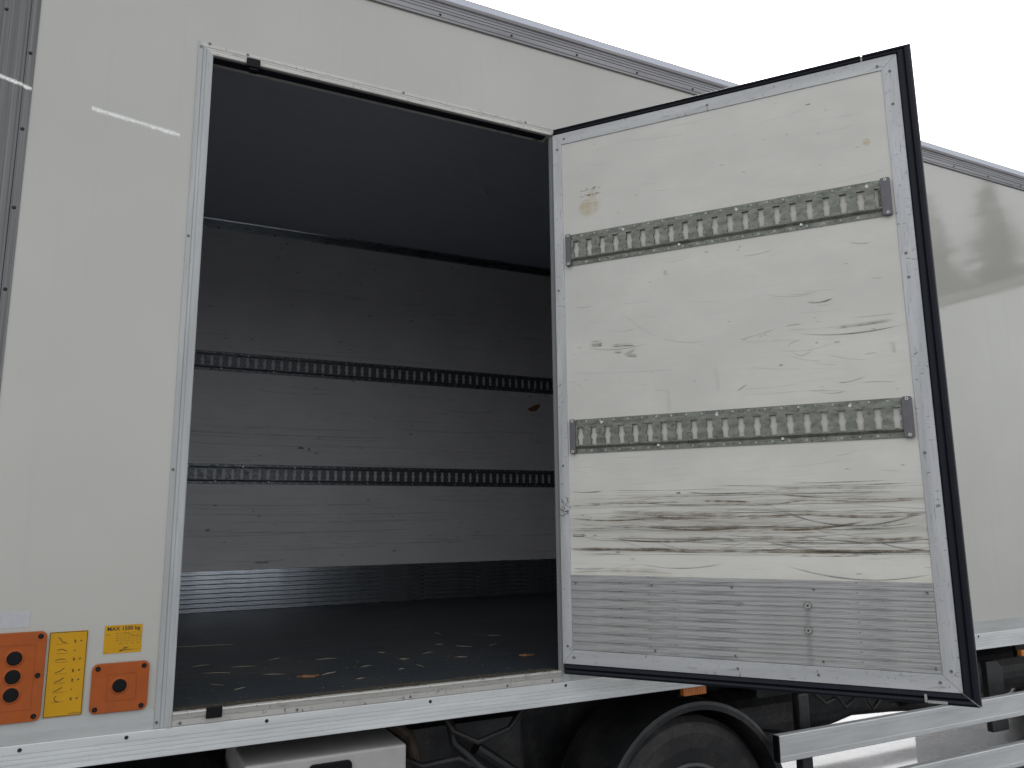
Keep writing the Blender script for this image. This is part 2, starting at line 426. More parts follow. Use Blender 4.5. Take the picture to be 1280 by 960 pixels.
class MB:
    def __init__(self, T=T_id):
        self.v, self.f, self.mi, self.T = [], [], [], T
        self.cur = 0
    def add(self, pts, faces):
        n = len(self.v)
        self.v += [self.T(*p) for p in pts]
        for f in faces:
            self.f.append(tuple(i + n for i in f))
            self.mi.append(self.cur)
        return self
    def box(self, u0, u1, v0, v1, o0, o1):
        p = [(u0, v0, o0), (u1, v0, o0), (u1, v1, o0), (u0, v1, o0), (u0, v0, o1), (u1, v0, o1), (u1, v1, o1), (u0, v1, o1)]
        return self.add(p, [(0, 3, 2, 1), (4, 5, 6, 7), (0, 1, 5, 4), (1, 2, 6, 5), (2, 3, 7, 6), (3, 0, 4, 7)])
    def ext(self, axis, prof, l0, l1, m0=None, m1=None):
        """profile (a, o) swept along u or v; m0/m1(a) shift the ends (mitres)"""
        k = len(prof)
        A, B = [], []
        for a, o in prof:
            s = l0 + (m0(a) if m0 else 0)
            e = l1 + (m1(a) if m1 else 0)
            if axis == 'u':
                A.append((s, a, o)); B.append((e, a, o))
            else:
                A.append((a, s, o)); B.append((a, e, o))
        fs = [(i, (i + 1) % k, k + (i + 1) % k, k + i) for i in range(k)]
        fs += [tuple(range(k))[::-1], tuple(range(k, 2 * k))]
        return self.add(A + B, fs)
    def poly(self, outline, o0, o1):
        """prism of an outline in (u, v)"""
        k = len(outline)
        p = [(u, v, o0) for u, v in outline] + [(u, v, o1) for u, v in outline]
        fs = [(i, (i + 1) % k, k + (i + 1) % k, k + i) for i in range(k)]
        fs += [tuple(range(k))[::-1], tuple(range(k, 2 * k))]
        return self.add(p, fs)
    def disc(self, u, v, r, o0, o1, n=10, r1=None):
        r1 = r if r1 is None else r1
        p = [(u + r * math.cos(2 * math.pi * i / n), v + r * math.sin(2 * math.pi * i / n), o0) for i in range(n)]
        p += [(u + r1 * math.cos(2 * math.pi * i / n), v + r1 * math.sin(2 * math.pi * i / n), o1) for i in range(n)]
        fs = [(i, (i + 1) % n, n + (i + 1) % n, n + i) for i in range(n)] + [tuple(range(n, 2 * n)), tuple(range(n))[::-1]]
        return self.add(p, fs)
    def ribbon(self, pts, w, o):
        """flat line of width w along (u, v) points, raised to o"""
        for (a, b) in zip(pts[:-1], pts[1:]):
            d = math.hypot(b[0] - a[0], b[1] - a[1]) or 1
            nx, ny = -(b[1] - a[1]) / d * w / 2, (b[0] - a[0]) / d * w / 2
            self.add([(a[0] + nx, a[1] + ny, o), (a[0] - nx, a[1] - ny, o), (b[0] - nx, b[1] - ny, o), (b[0] + nx, b[1] + ny, o)], [(0, 1, 2, 3)])
        return self
    def tube(self, pts, r, n=10):
        pts = [Vector(p) for p in pts]
        rings = []
        up = Vector((0, 0, 1))
        for i, p in enumerate(pts):
            t = (pts[min(i + 1, len(pts) - 1)] - pts[max(i - 1, 0)]).normalized()
            a = t.cross(up if abs(t.z) < 0.9 else Vector((1, 0, 0))).normalized()
            b = t.cross(a)
            rings.append([tuple(p + a * (r * math.cos(2 * math.pi * k / n)) + b * (r * math.sin(2 * math.pi * k / n))) for k in range(n)])
        V = [q for rg in rings for q in rg]
        fs = []
        for i in range(len(pts) - 1):
            for k in range(n):
                fs.append((i * n + k, i * n + (k + 1) % n, (i + 1) * n + (k + 1) % n, (i + 1) * n + k))
        fs += [tuple(range(n))[::-1], tuple(range((len(pts) - 1) * n, len(pts) * n))]
        return self.add(V, fs)
    def lathe_y(self, cx, cz, prof, n=48):
        """profile (r, y) turned about the y axis through (cx, cz)"""
        k = len(prof)
        V = []
        for i in range(n):
            a = 2 * math.pi * i / n
            V += [(cx + r * math.cos(a), y, cz + r * math.sin(a)) for r, y in prof]
        fs = []
        for i in range(n):
            j = (i + 1) % n
            for q in range(k):
                fs.append((i * k + q, i * k + (q + 1) % k, j * k + (q + 1) % k, j * k + q))
        return self.add(V, fs)
    def mesh(self, name, mats, origin=Vector((0, 0, 0)), recalc=True, smooth=False, bevel=0.0):
        me = bpy.data.meshes.new(name)
        o = Vector(origin)
        me.from_pydata([(x - o.x, y - o.y, z - o.z) for x, y, z in self.v], [], self.f)
        for m in (mats if isinstance(mats, (list, tuple)) else [mats]):
            me.materials.append(m)
        me.polygons.foreach_set('material_index', self.mi)
        if recalc or bevel:
            bm = bmesh.new()
            bm.from_mesh(me)
            if bevel:
                eds = [e for e in bm.edges if len(e.link_faces) == 2 and e.calc_face_angle(0) > 0.6]
                bmesh.ops.bevel(bm, geom=eds, offset=bevel, segments=2, profile=0.6, affect='EDGES', clamp_overlap=True)
            bmesh.ops.recalc_face_normals(bm, faces=bm.faces)
            bm.to_mesh(me)
            bm.free()
        if smooth:
            me.polygons.foreach_set('use_smooth', [True] * len(me.polygons))
        me.update()
        return me

ORG = {}
def link(name, me, parent=None, origin=None):
    """an object whose mesh was made round `origin`, child of parent"""
    o = bpy.data.objects.new(name, me)
    COL.objects.link(o)
    org = Vector(origin) if origin is not None else Vector((0, 0, 0))
    if parent is not None:
        o.parent = parent
        o.location = org - ORG[parent.name]
    else:
        o.location = org
    ORG[o.name] = org
    return o

def thing(name, label, cat, loc, group=None):
    o = bpy.data.objects.new(name, None)
    COL.objects.link(o)
    o.location = loc
    o.empty_display_size = 0.2
    o['label'] = label
    o['category'] = cat
    if group:
        o['group'] = group
    ORG[o.name] = Vector(loc)
    return o

def tag(o, label, cat, group=None):
    o['label'] = label
    o['category'] = cat
    if group:
        o['group'] = group
    return o

def put(name, mb, mats, parent=None, origin=None, **k):
    if origin is None:
        origin = sum((Vector(v) for v in mb.v), Vector((0, 0, 0))) / max(1, len(mb.v))
    return link(name, mb.mesh(name, mats, origin, **k), parent, origin)

def place_copy(src_mesh, name, T, u, v, o, parent):
    """a shared small mesh (made in u, v, o about the origin) set on a surface T"""
    p0 = Vector(T(u, v, o))
    eu = Vector(T(u + 1, v, o)) - p0
    ev = Vector(T(u, v + 1, o)) - p0
    eo = Vector(T(u, v, o + 1)) - p0
    ob = bpy.data.objects.new(name, src_mesh)
    COL.objects.link(ob)
    ob.rotation_mode = 'QUATERNION'
    ob.rotation_quaternion = Matrix((eu, ev, eo)).transposed().to_quaternion()
    ob.parent = parent
    ob.location = p0 - ORG[parent.name]
    ORG[ob.name] = p0
    return ob

def rrect(u0, u1, v0, v1, r, n=5):
    out = []
    for cx, cy, a0 in ((u1 - r, v0 + r, -90), (u1 - r, v1 - r, 0), (u0 + r, v1 - r, 90), (u0 + r, v0 + r, 180)):
        for i in range(n + 1):
            a = math.radians(a0 + 90 * i / n)
            out.append((cx + r * math.cos(a), cy + r * math.sin(a)))
    return out

# ------------------------------------------------------------------ small shared meshes
def make_screw(r, mat_head):
    m = MB()
    m.disc(0, 0, r, 0, r * 0.45, 10, r * 0.75)
    m.cur = 1
    m.disc(0, 0, r * 0.42, r * 0.40, r * 0.47, 6)
    return m.mesh('screw', [mat_head, MT['dark_hole']])
SCREW = make_screw(0.0050, MT['screw'])
SCREW_DARK = make_screw(0.0052, MT['dark_hole'])
SCREW_PALE = make_screw(0.0055, MT['rivet'])
RIVET_BIG = MB().disc(0, 0, 0.0062, 0, 0.0035, 10, 0.004).mesh('rivet', [MT['rivet']])
BOLT = make_screw(0.0135, MT['bolt'])
_b = MB()
_b.disc(0, 0, 0.0130, 0, 0.002, 14)
_b.cur = 1
_b.disc(0, 0, 0.0090, 0.002, 0.007, 14, 0.0078)
_b.cur = 2
_b.disc(0, 0, 0.0036, 0.0066, 0.0074, 6)
BOLT = _b.mesh('bolt', [MT['screw'], MT['bolt'], MT['dark_hole']])

# ================================================================== setting
g = MB().add([(-320, -320, GZ), (320, -320, GZ), (320, 320, GZ), (-320, 320, GZ)], [(0, 1, 2, 3)])
ground = put('ground', g, MT['asphalt'], None, (0, 0, GZ))
ground['kind'] = 'structure'

# ================================================================== the truck
truck = thing('box_truck', 'white box truck parked on wet asphalt with its side door swung open', 'truck', BASE)

# --- outer side panel: one sheet with the door opening cut out
HU0, HU1, HV0, HV1 = -0.03, 1.215, -0.03, 1.93
def holed(mb, u0, u1, v0, v1, o0, o1, a0, a1, b0, b1):
    p = []
    for o in (o0, o1):
        p += [(u0, v0, o), (u1, v0, o), (u1, v1, o), (u0, v1, o), (a0, b0, o), (a1, b0, o), (a1, b1, o), (a0, b1, o)]
    f = []
    for i in range(4):
        j = (i + 1) % 4
        f += [(8 + i, 8 + j, 8 + 4 + j, 8 + 4 + i), (j, i, 4 + i, 4 + j), (i, j, 8 + j, 8 + i), (4 + j, 4 + i, 12 + i, 12 + j)]
    return mb.add(p, f)
sp = holed(MB(T_side), XF, XR, -0.037, 2.30, -0.055, 0.0, HU0, HU1, HV0, HV1)
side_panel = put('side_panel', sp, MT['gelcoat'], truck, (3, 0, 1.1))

# --- door frame round the opening
pj = [(-0.043, -0.002), (-0.043, 0.0035), (-0.0425, 0.0045), (-0.030, 0.0048), (-0.0295, 0.0030), (-0.0283, 0.0030), (-0.0278, 0.0048), (-0.0205, 0.0050),
      (-0.0200, 0.0042), (-0.0185, 0.0042), (-0.0180, 0.0056), (-0.0105, 0.0070), (-0.0080, 0.0082), (-0.0020, 0.0088), (0.0, 0.0075), (0.0, -0.056), (-0.026, -0.056), (-0.026, -0.002)]
jl = MB(T_side).ext('v', pj, -0.0365, OH, None, lambda a: -a)
put('door_frame', jl, MT['jamb'], truck)
pt = [(OH - a * 0.81, o) for a, o in pj]
jt = MB(T_side).ext('u', pt, 0.0, OW, lambda a: -(a - OH) / 0.81, lambda a: (a - OH) / 0.81)
put('door_frame', jt, MT['sill'], truck)
jr = MB(T_side).ext('v', [(OW, 0.001), (OW, -0.012), (1.214, -0.012), (1.214, -0.002), (1.229, -0.002), (1.229, 0.001)], -0.0365, OH, None, lambda a: a - OW)
put('door_frame', jr, MT['jamb'], truck)
ps = [(-0.0365, -0.002), (-0.0365, 0.0050), (-0.0345, 0.0060), (-0.0215, 0.0065), (-0.0205, 0.0045), (-0.0185, 0.0045), (-0.0178, 0.0075), (-0.0090, 0.0100), (-0.0040, 0.0120), (-0.0010, 0.0105), (0.0, 0.0060), (-0.0004, -0.0070), (-0.0060, -0.0085), (-0.025, -0.0085), (-0.025, -0.002)]
js = MB(T_side).ext('u', ps, 0.0005, OW - 0.0005)
put('door_sill', js, MT['sill'], truck)
put('sill_strip', MB(T_side).box(0.001, OW - 0.001, -0.030, -0.0018, -0.0553, -0.0088), MT['mud'], truck)
inner_seal = MB(T_side).box(0.001, OW - 0.016, OH - 0.004, OH - 0.0006, -0.034, -0.003)
put('header_seal', inner_seal, MT['rubber'], truck)
for u, v in [(-0.012, 1.944), (-0.036, 1.928), (-0.037, 1.32), (-0.037, 0.64), (-0.037, -0.021)]:
    place_copy(SCREW, 'screw', T_side, u, v, 0.0042, truck)
for u in (0.10, 0.61, 1.08):
    place_copy(SCREW, 'screw', T_side, u, 1.9375, 0.0042, truck)
for u in (0.02, 0.325, 0.66, 0.985, 1.15):
    place_copy(SCREW, 'screw', T_side, u, -0.029, 0.0058, truck)
cl = MB(T_side).box(0.097, 0.138, OH - 0.012, OH + 0.016, 0.008, 0.016).box(0.106, 0.132, OH - 0.020, OH - 0.0125, -0.012, 0.012)
put('seal_clip', cl, MT['black'], truck, bevel=0.002)
cl = MB(T_side).box(0.083, 0.124, -0.024, 0.004, 0.008, 0.0150)
put('seal_clip', cl, MT['black'], truck, bevel=0.002)

# --- rails, strips and the steel corner
def grooved(v0, v1, o, cuts, depth=0.0022, w=0.0022, back=-0.001, round_top=False):
    p = [(v0, back), (v0, o - 0.0015), (v0 + 0.0015, o)]
    for c in cuts:
        p += [(c - w, o), (c - w * 0.5, o - depth), (c + w * 0.5, o - depth), (c + w, o)]
    if round_top:
        p += [(v1 - 0.022, o), (v1 - 0.018, o + 0.006), (v1 - 0.008, o + 0.008), (v1 - 0.001, o + 0.003)]
    else:
        p += [(v1 - 0.0015, o), (v1, o - 0.0015)]
    p += [(v1, back)]
    return p
br = MB(T_side).ext('u', grooved(-0.107, -0.0375, 0.0065, [-0.094, -0.083, -0.0715, -0.0605], back=-0.05), XF + 0.06, XR)
put('bottom_rail', br, MT['rail_alu'], truck)
for u in (-0.34, -0.106, 0.243, 0.724, 1.2, 1.68, 2.16, 2.64, 3.12, 3.36, 3.84, 4.32, 4.8):
    place_copy(SCREW_DARK, 'screw', T_side, u, -0.049, 0.0063, truck)
tr = MB(T_side).ext('u', grooved(2.252, 2.337, 0.0075, [2.262, 2.282, 2.294, 2.306], round_top=True, back=-0.06), XF + 0.06, XR)
put('roof_rail', tr, MT['roofrail'], truck)
k = 0
for i in range(-4, 20):
    place_copy(SCREW_DARK, 'screw', T_side, 0.741 + 0.2835 * i, 2.2715, 0.0072, truck)
for a, b in ((XT + 0.001, -0.0435), (1.2295, XR - 0.05)):
    put('grey_strip', MB(T_side).box(a, b, -0.037, 0.0148, 0.0, 0.0018), MT['strip'], truck)
pc = [(XT, 0.0), (XT, 0.0022), (-0.479, 0.0026), (-0.4805, 0.0055), (-0.60, 0.0065)]
for i in range(1, 9):
    a = math.radians(90 * i / 8)
    pc.append((-0.60 - 0.075 * math.sin(a), 0.0065 - 0.075 * (1 - math.cos(a))))
pc += [(-0.672, -0.06), (-0.60, -0.0005)]
ct = MB(T_side).ext('v', pc, -0.036, 2.2515)
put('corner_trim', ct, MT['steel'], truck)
for i in range(-6, 4):
    place_copy(SCREW_DARK, 'screw', T_side, -0.4705, 1.785 + 0.227 * i, 0.0025, truck)
for i in range(-4, 2):
    place_copy(SCREW_DARK, 'screw', T_side, -0.536, 1.898 + 0.40 * i, 0.006, truck)

# --- shell of the box
put('front_wall', MB().box(XF, XF + 0.06, 0.056, W + 0.06, -0.1, ZC - 0.001), MT['gelcoat'], truck)
put('rear_wall', MB().box(XR - 0.05, XR, 0.056, W + 0.06, -0.1, ZC - 0.001), MT['gelcoat'], truck)
put('ceiling', MB().box(XF, XR, 0.0, W + 0.06, ZC, 2.36), [MT['ceiling']], truck)
put('roof', MB().box(XF, XR, 0.005, W + 0.055, 2.361, 2.372), MT['roof'], truck)
put('cargo_floor', MB().box(XF + 0.06, XR - 0.05, 0.0555, W, -0.09, -0.003), MT['floor'], truck)
far_wall = put('far_wall', MB().box(XF + 0.06, XR - 0.05, W + 0.004, W + 0.06, -0.1, ZC - 0.001), MT['gelcoat'], truck)

# --- worn lining sheets: a fine grid that carries its scuffs
def grid_sheet(name, T, us, vs, wear, mat, parent, o=0.0, film=None):
    nu, nv = len(us), len(vs)
    org = Vector(T((us[0] + us[-1]) / 2, (vs[0] + vs[-1]) / 2, o))
    UU, VV = np.meshgrid(us, vs)
    p0 = np.array(T(0, 0, o)); eu = np.array(T(1, 0, o)) - p0; ev = np.array(T(0, 1, o)) - p0
    P = p0 + UU[..., None] * eu + VV[..., None] * ev - np.array(org)
    me = bpy.data.meshes.new(name)
    nf = (nu - 1) * (nv - 1)
    me.vertices.add(nu * nv)
    me.vertices.foreach_set('co', P.reshape(-1).astype(np.float32))
    idx = np.arange(nu * nv).reshape(nv, nu)
    q = np.stack([idx[:-1, :-1], idx[:-1, 1:], idx[1:, 1:], idx[1:, :-1]], -1).reshape(-1)
    me.loops.add(nf * 4)
    me.loops.foreach_set('vertex_index', q.astype(np.int32))
    me.polygons.add(nf)
    me.polygons.foreach_set('loop_start', np.arange(0, nf * 4, 4, dtype=np.int32))
    me.update(calc_edges=True)
    at = me.attributes.new('wear', 'FLOAT_COLOR', 'POINT')
    c = np.ones((nv, nu, 4), np.float32)
    c[..., :3] = np.clip(wear, 0, 1)
    c[..., 3] = 0.0 if film is None else film[:, None]
    at.data.foreach_set('color', c.reshape(-1))
    me.materials.append(mat)
    return link(name, me, parent, org)

def n1(x, f, seed):
    r = np.random.default_rng(seed)
    k = r.random(512)
    t = np.asarray(x) * f + 100
    i = np.floor(t).astype(int)
    w = t - i
    w = w * w * (3 - 2 * w)
    return k[i % 512] * (1 - w) + k[(i + 1) % 512] * w

def stroke(wear, us, vs, u0, v0, um, vm, u1, v1, w, s, ch, seed):
    """a scuff along the parabola through three points"""
    if u1 - u0 < 0.02 and abs(v1 - v0) > 1.5 * abs(u1 - u0):      # steep mark: sweep along v
        lo, hi = sorted((v0, v1))
        VV = vs[:, None]
        t = np.clip((VV - lo) / max(hi - lo, 1e-4), 0, 1)
        uc = (u0 if v0 < v1 else u1) * (1 - t) + (u1 if v0 < v1 else u0) * t
        m = np.exp(-((us[None, :] - uc) / 0.004) ** 2) * ((VV >= lo) & (VV <= hi)) * s * 0.7
        wear[..., 0 if ch == 'd' else 1] = np.maximum(wear[..., 0 if ch == 'd' else 1], m)
        return
    sel = (us >= u0 - 0.004) & (us <= u1 + 0.004)
    u = us[sel]
    if len(u) == 0:
        return
    L = ((u - um) * (u - u1)) / ((u0 - um) * (u0 - u1)) * v0 + ((u - u0) * (u - u1)) / ((um - u0) * (um - u1)) * vm + ((u - u0) * (u - um)) / ((u1 - u0) * (u1 - um)) * v1
    L = L + (n1(u, 9, seed) - 0.5) * 0.0008
    t = np.clip((u - u0) / (u1 - u0), 0, 1)
    tap = np.clip(np.minimum(t, 1 - t) * 6 + 0.15, 0, 1)
    w, s = (w * 0.78, min(1.0, s * 1.2)) if ch == 'd' else (w, s)
    wid = (w * 0.001) * (0.55 + 0.9 * n1(u, 14, seed + 1)) * (0.6 + 0.4 * tap)
    st = s * tap * (0.55 + 0.6 * n1(u, 22, seed + 2))
    d = (vs[:, None] - L[None, :]) / np.maximum(wid, 0.0007)[None, :]
    if ch == 'b':
        st = st * 1.0
        hair = 0.18 + 1.35 * np.interp((vs[:, None] - L[None, :]).ravel(), np.linspace(-0.05, 0.05, 1201), np.clip(n1(np.linspace(-0.05, 0.05, 1201), 520, seed + 7) * 2.0 - 0.55, 0, 1)).reshape(len(vs), len(u))
        hair = hair * (0.55 + 0.75 * n1(u, 60, seed + 9)[None, :])
    if ch == 'b':        # grime feathers upwards, ends sharply below
        m = np.where(d > 0, np.exp(-(d / 1.7) ** 2), np.exp(-(d / 0.8) ** 2)) * st[None, :] * hair
        k = 1
    else:
        m = np.exp(-d ** 2) * st[None, :]
        k = 0
    wear[:, sel, k] = np.maximum(wear[:, sel, k], m)

def blot(wear, us, vs, u, v, ru, rv, s, ch, seed):
    d = ((us[None, :] - u) / ru) ** 2 + ((vs[:, None] - v) / rv) ** 2
    m = np.clip(1.6 * (1 - d), 0, 1) * s * (0.5 + 0.7 * n1(us, 160, seed)[None, :] * 1.0) * (0.4 + 0.9 * n1(vs, 260, seed + 1)[:, None])
    wear[..., ch] = np.maximum(wear[..., ch], m)

# --- far wall: lining, cove strip, kick planks, cargo rails
fu = np.concatenate([np.linspace(XF + 0.06, -0.02, 6), np.linspace(0.0, 2.8, 281), np.linspace(2.9, XR - 0.05, 12)])
fv = np.linspace(0.226, 2.29, 700)
wf = np.zeros((len(fv), len(fu), 3), np.float32)
for i in range(150):
    u0 = rng.uniform(-0.3, 2.5); L = rng.uniform(0.08, 1.0) ; v = rng.choice([rng.uniform(0.24, 0.70), rng.uniform(0.85, 1.37), rng.uniform(1.5, 2.2)], p=[0.40, 0.36, 0.24])
    sag = rng.uniform(0, 0.02)
    stroke(wf, fu, fv, u0, v + rng.uniform(-.006, .006), u0 + L / 2, v - sag, u0 + L, v + rng.uniform(-.006, .006), rng.uniform(1.4, 4.0), rng.uniform(0.06, 0.30), 'd' if rng.random() < 0.6 else 'b', 100 + i * 3)
for v, s in ((0.60, 0.5), (0.545, 0.45), (0.50, 0.4), (0.44, 0.6), (0.425, 0.45), (1.02, 0.6), (1.0, 0.45), (0.955, 0.4), (1.06, 0.35)):
    u0 = rng.uniform(-0.1, 0.3); L = rng.uniform(0.8, 1.9)
    stroke(wf, fu, fv, u0, v, u0 + L * .5, v - 0.008, u0 + L, v + 0.004, 2.6, s * 0.75, 'd', int(v * 1000))
for i in range(90):
    blot(wf, fu, fv, rng.uniform(0, 2.6), rng.uniform(0.25, 2.25), rng.uniform(0.006, 0.016), rng.uniform(0.003, 0.006), rng.uniform(0.4, 1.0), 0, 900 + i)
blot(wf, fu, fv, 0.285, 0.452, 0.012, 0.009, 1.0, 0, 5)
blot(wf, fu, fv, 0.59, 0.262, 0.05, 0.006, 1.0, 0, 6)
grid_sheet('lining_panel', T_far, fu, fv, wf, MT['lining_far'], far_wall, 0.0)
# torn spots down to the bare wood
tm = MB(T_far).poly([(2.352, 1.262), (2.385, 1.248), (2.425, 1.252), (2.462, 1.29), (2.448, 1.305), (2.405, 1.290)], 0.0004, 0.003)
put('torn_patch', tm, MT['chip'], far_wall)
tm = MB(T_far).poly([(0.765, 0.936), (0.80, 0.930), (0.815, 0.938), (0.79, 0.947)], 0.0004, 0.003)
tm.poly([(0.832, 0.925), (0.848, 0.922), (0.845, 0.942), (0.838, 0.94)], 0.0004, 0.004)
put('torn_patch', tm, MT['splinter'], far_wall)
cove = MB(T_far).ext('u', [(2.262, -0.001), (2.262, 0.004), (2.270, 0.005), (2.303, 0.030), (ZC - 0.0015, 0.032), (ZC - 0.0015, -0.001)], XF + 0.062, XR - 0.052)
put('cove_strip', cove, MT['kick_far'], far_wall)
for i in range(8):
    place_copy(SCREW_DARK, 'screw', T_far, 0.25 + 0.33 * i, 2.2668, 0.0048, far_wall)

def plank_prof(h, t):
    return [(0.0, 0.0), (0.0, t * 0.55), (0.0022, t), (h * 0.40, t), (h * 0.44, t * 1.18), (h * 0.86, t * 1.18), (h * 0.88, t), (h - 0.0030, t), (h - 0.0022, 0.0)]
PH = 0.0254
for i in range(9):
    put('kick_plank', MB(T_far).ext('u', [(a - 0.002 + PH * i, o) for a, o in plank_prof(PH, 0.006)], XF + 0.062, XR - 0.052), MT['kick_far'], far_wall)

def slot_half(w, h, v):
    """right-hand outline of one cargo slot, bottom to top, as (du, dv)"""
    return [(w * 0.86, -h), (w * 0.86, -h * 0.92), (w * 0.70, -h * 0.86), (w * 0.70, -h * 0.30), (w * 0.93, -h * 0.20), (w * 1.00, 0.0),
            (w * 0.93, h * 0.20), (w * 0.70, h * 0.30), (w * 0.70, h * 0.86), (w * 0.86, h * 0.92), (w * 0.86, h)]

def cargo_rail(T, u0, u1, vc, first, pitch, count, H=0.0585, rise=0.0095, dirt=True):
    """raised hat-section track with a row of keyhole slots through its web"""
    m = MB(T)
    fl, wb = 0.0430, 0.0345
    th = 0.0022
    # flanges and sloped sides
    for s in (1, -1):
        m.ext('u', [(vc + s * fl, 0.0002), (vc + s * fl, th), (vc + s * H, th), (vc + s * H, 0.0002)], u0, u1)
        m.ext('u', [(vc + s * fl, th * 0.5), (vc + s * fl, th), (vc + s * wb, rise), (vc + s * wb, rise - th)], u0, u1)
    # web in cells
    edges = [u0] + [first + pitch * (i + 0.5) for i in range(count - 1)] + [u1]
    w, h = 0.0122, 0.0300
    rh = slot_half(w, h, 0)
    for i in range(count):
        c = first + pitch * i
        a, b = edges[i], edges[i + 1]
        R = [(c + du, vc + dv) for du, dv in rh]
        L = [(c - du, vc + dv) for du, dv in rh]
        n = len(R)
        # right half: from slot bottom centre up the right contour to top centre, then round the cell edge
        front = [(c, vc - wb)] + [(b, vc - wb), (b, vc + wb)] + [(c, vc + wb)] + [(c, vc + h)] + R[::-1] + [(c, vc - h)]
        m.add([(u, v, rise) for u, v in front], [tuple(range(len(front)))])
        frontl = [(c, vc + wb), (a, vc + wb), (a, vc - wb), (c, vc - wb), (c, vc - h)] + L + [(c, vc + h)]
        m.add([(u, v, rise) for u, v in frontl], [tuple(range(len(frontl)))])
        loop = R + L[::-1]
        k = len(loop)
        m.cur = 1
        m.add([(u, v, rise) for u, v in loop] + [(u, v, rise - 0.0055) for u, v in loop], [(q, (q + 1) % k, k + (q + 1) % k, k + q) for q in range(k)])
        m.cur = 0
    return m

def rail_rivets(T, u0, u1, vc, pitch):
    m = MB(T)
    i = 0
    u = u0 + 0.02
    while u < u1 - 0.01:
        for s in (1, -1):
            if (i + (s > 0)) % 2:
                m.cur = 0
                m.disc(u + 0.004 * s, vc + s * 0.0505, 0.0037, 0.0021, 0.0036, 8, 0.0026)
                m.cur = 1
                m.disc(u + 0.004 * s, vc + s * 0.0505, 0.0014, 0.0034, 0.0038, 5)
            else:
                m.cur = 1
                m.disc(u - 0.003 * s, vc + s * 0.0505, 0.0016, 0.0021, 0.0026, 6)
        u += pitch * 0.5 if False else 0.0245
        i += 1
    return m

for vc in (1.4395, 0.7735):
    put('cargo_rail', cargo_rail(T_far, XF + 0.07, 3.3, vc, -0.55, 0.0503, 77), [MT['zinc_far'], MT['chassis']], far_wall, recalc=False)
    rv = put('rivets', rail_rivets(T_far, 0.0, 2.8, vc, 0.0503), [MT['rivet'], MT['dark_hole']], far_wall)
    rv['kind'] = 'stuff'
    for i in range(10):
        place_copy(RIVET_BIG, 'rivet', T_far, 0.16 + 0.30 * i, vc + 0.043, 0.003, far_wall)
        place_copy(RIVET_BIG, 'rivet', T_far, 0.31 + 0.30 * i, vc - 0.043, 0.003, far_wall)

# ceiling marks: a long scratch with a torn flap, and a short scrape
cm = MB().tube([(1.273, 0.988, ZC - 0.0015), (1.42, 1.20, ZC - 0.002), (1.513, 1.348, ZC - 0.003)], 0.0012, 5)
cm.tube([(1.513, 1.348, ZC - 0.003), (1.545, 1.39, ZC - 0.010), (1.585, 1.44, ZC - 0.006)], 0.006, 6)
put('torn_flap', cm, MT['flap'], truck)
cm = MB().tube([(0.897, 1.291, ZC - 0.002), (0.95, 1.30, ZC - 0.003), (1.001, 1.283, ZC - 0.002)], 0.004, 5)
put('torn_flap', cm, MT['ceiling'], truck)

# ================================================================== the open side door
UD, VD0, VD1 = 1.189, -0.006, 1.921
door = put('side_door', MB(T_door).box(0.004, UD, VD0, VD1, -0.027, -0.005), MT['gelcoat'], truck, T_door(0, 0, 0))
P0, P1, Q0, Q1, KT = 0.0349, 1.1061, 0.0685, 1.8563, 0.3138
U0, U1, V0, V1 = 0.0, 1.1506, 0.0241, 1.9001
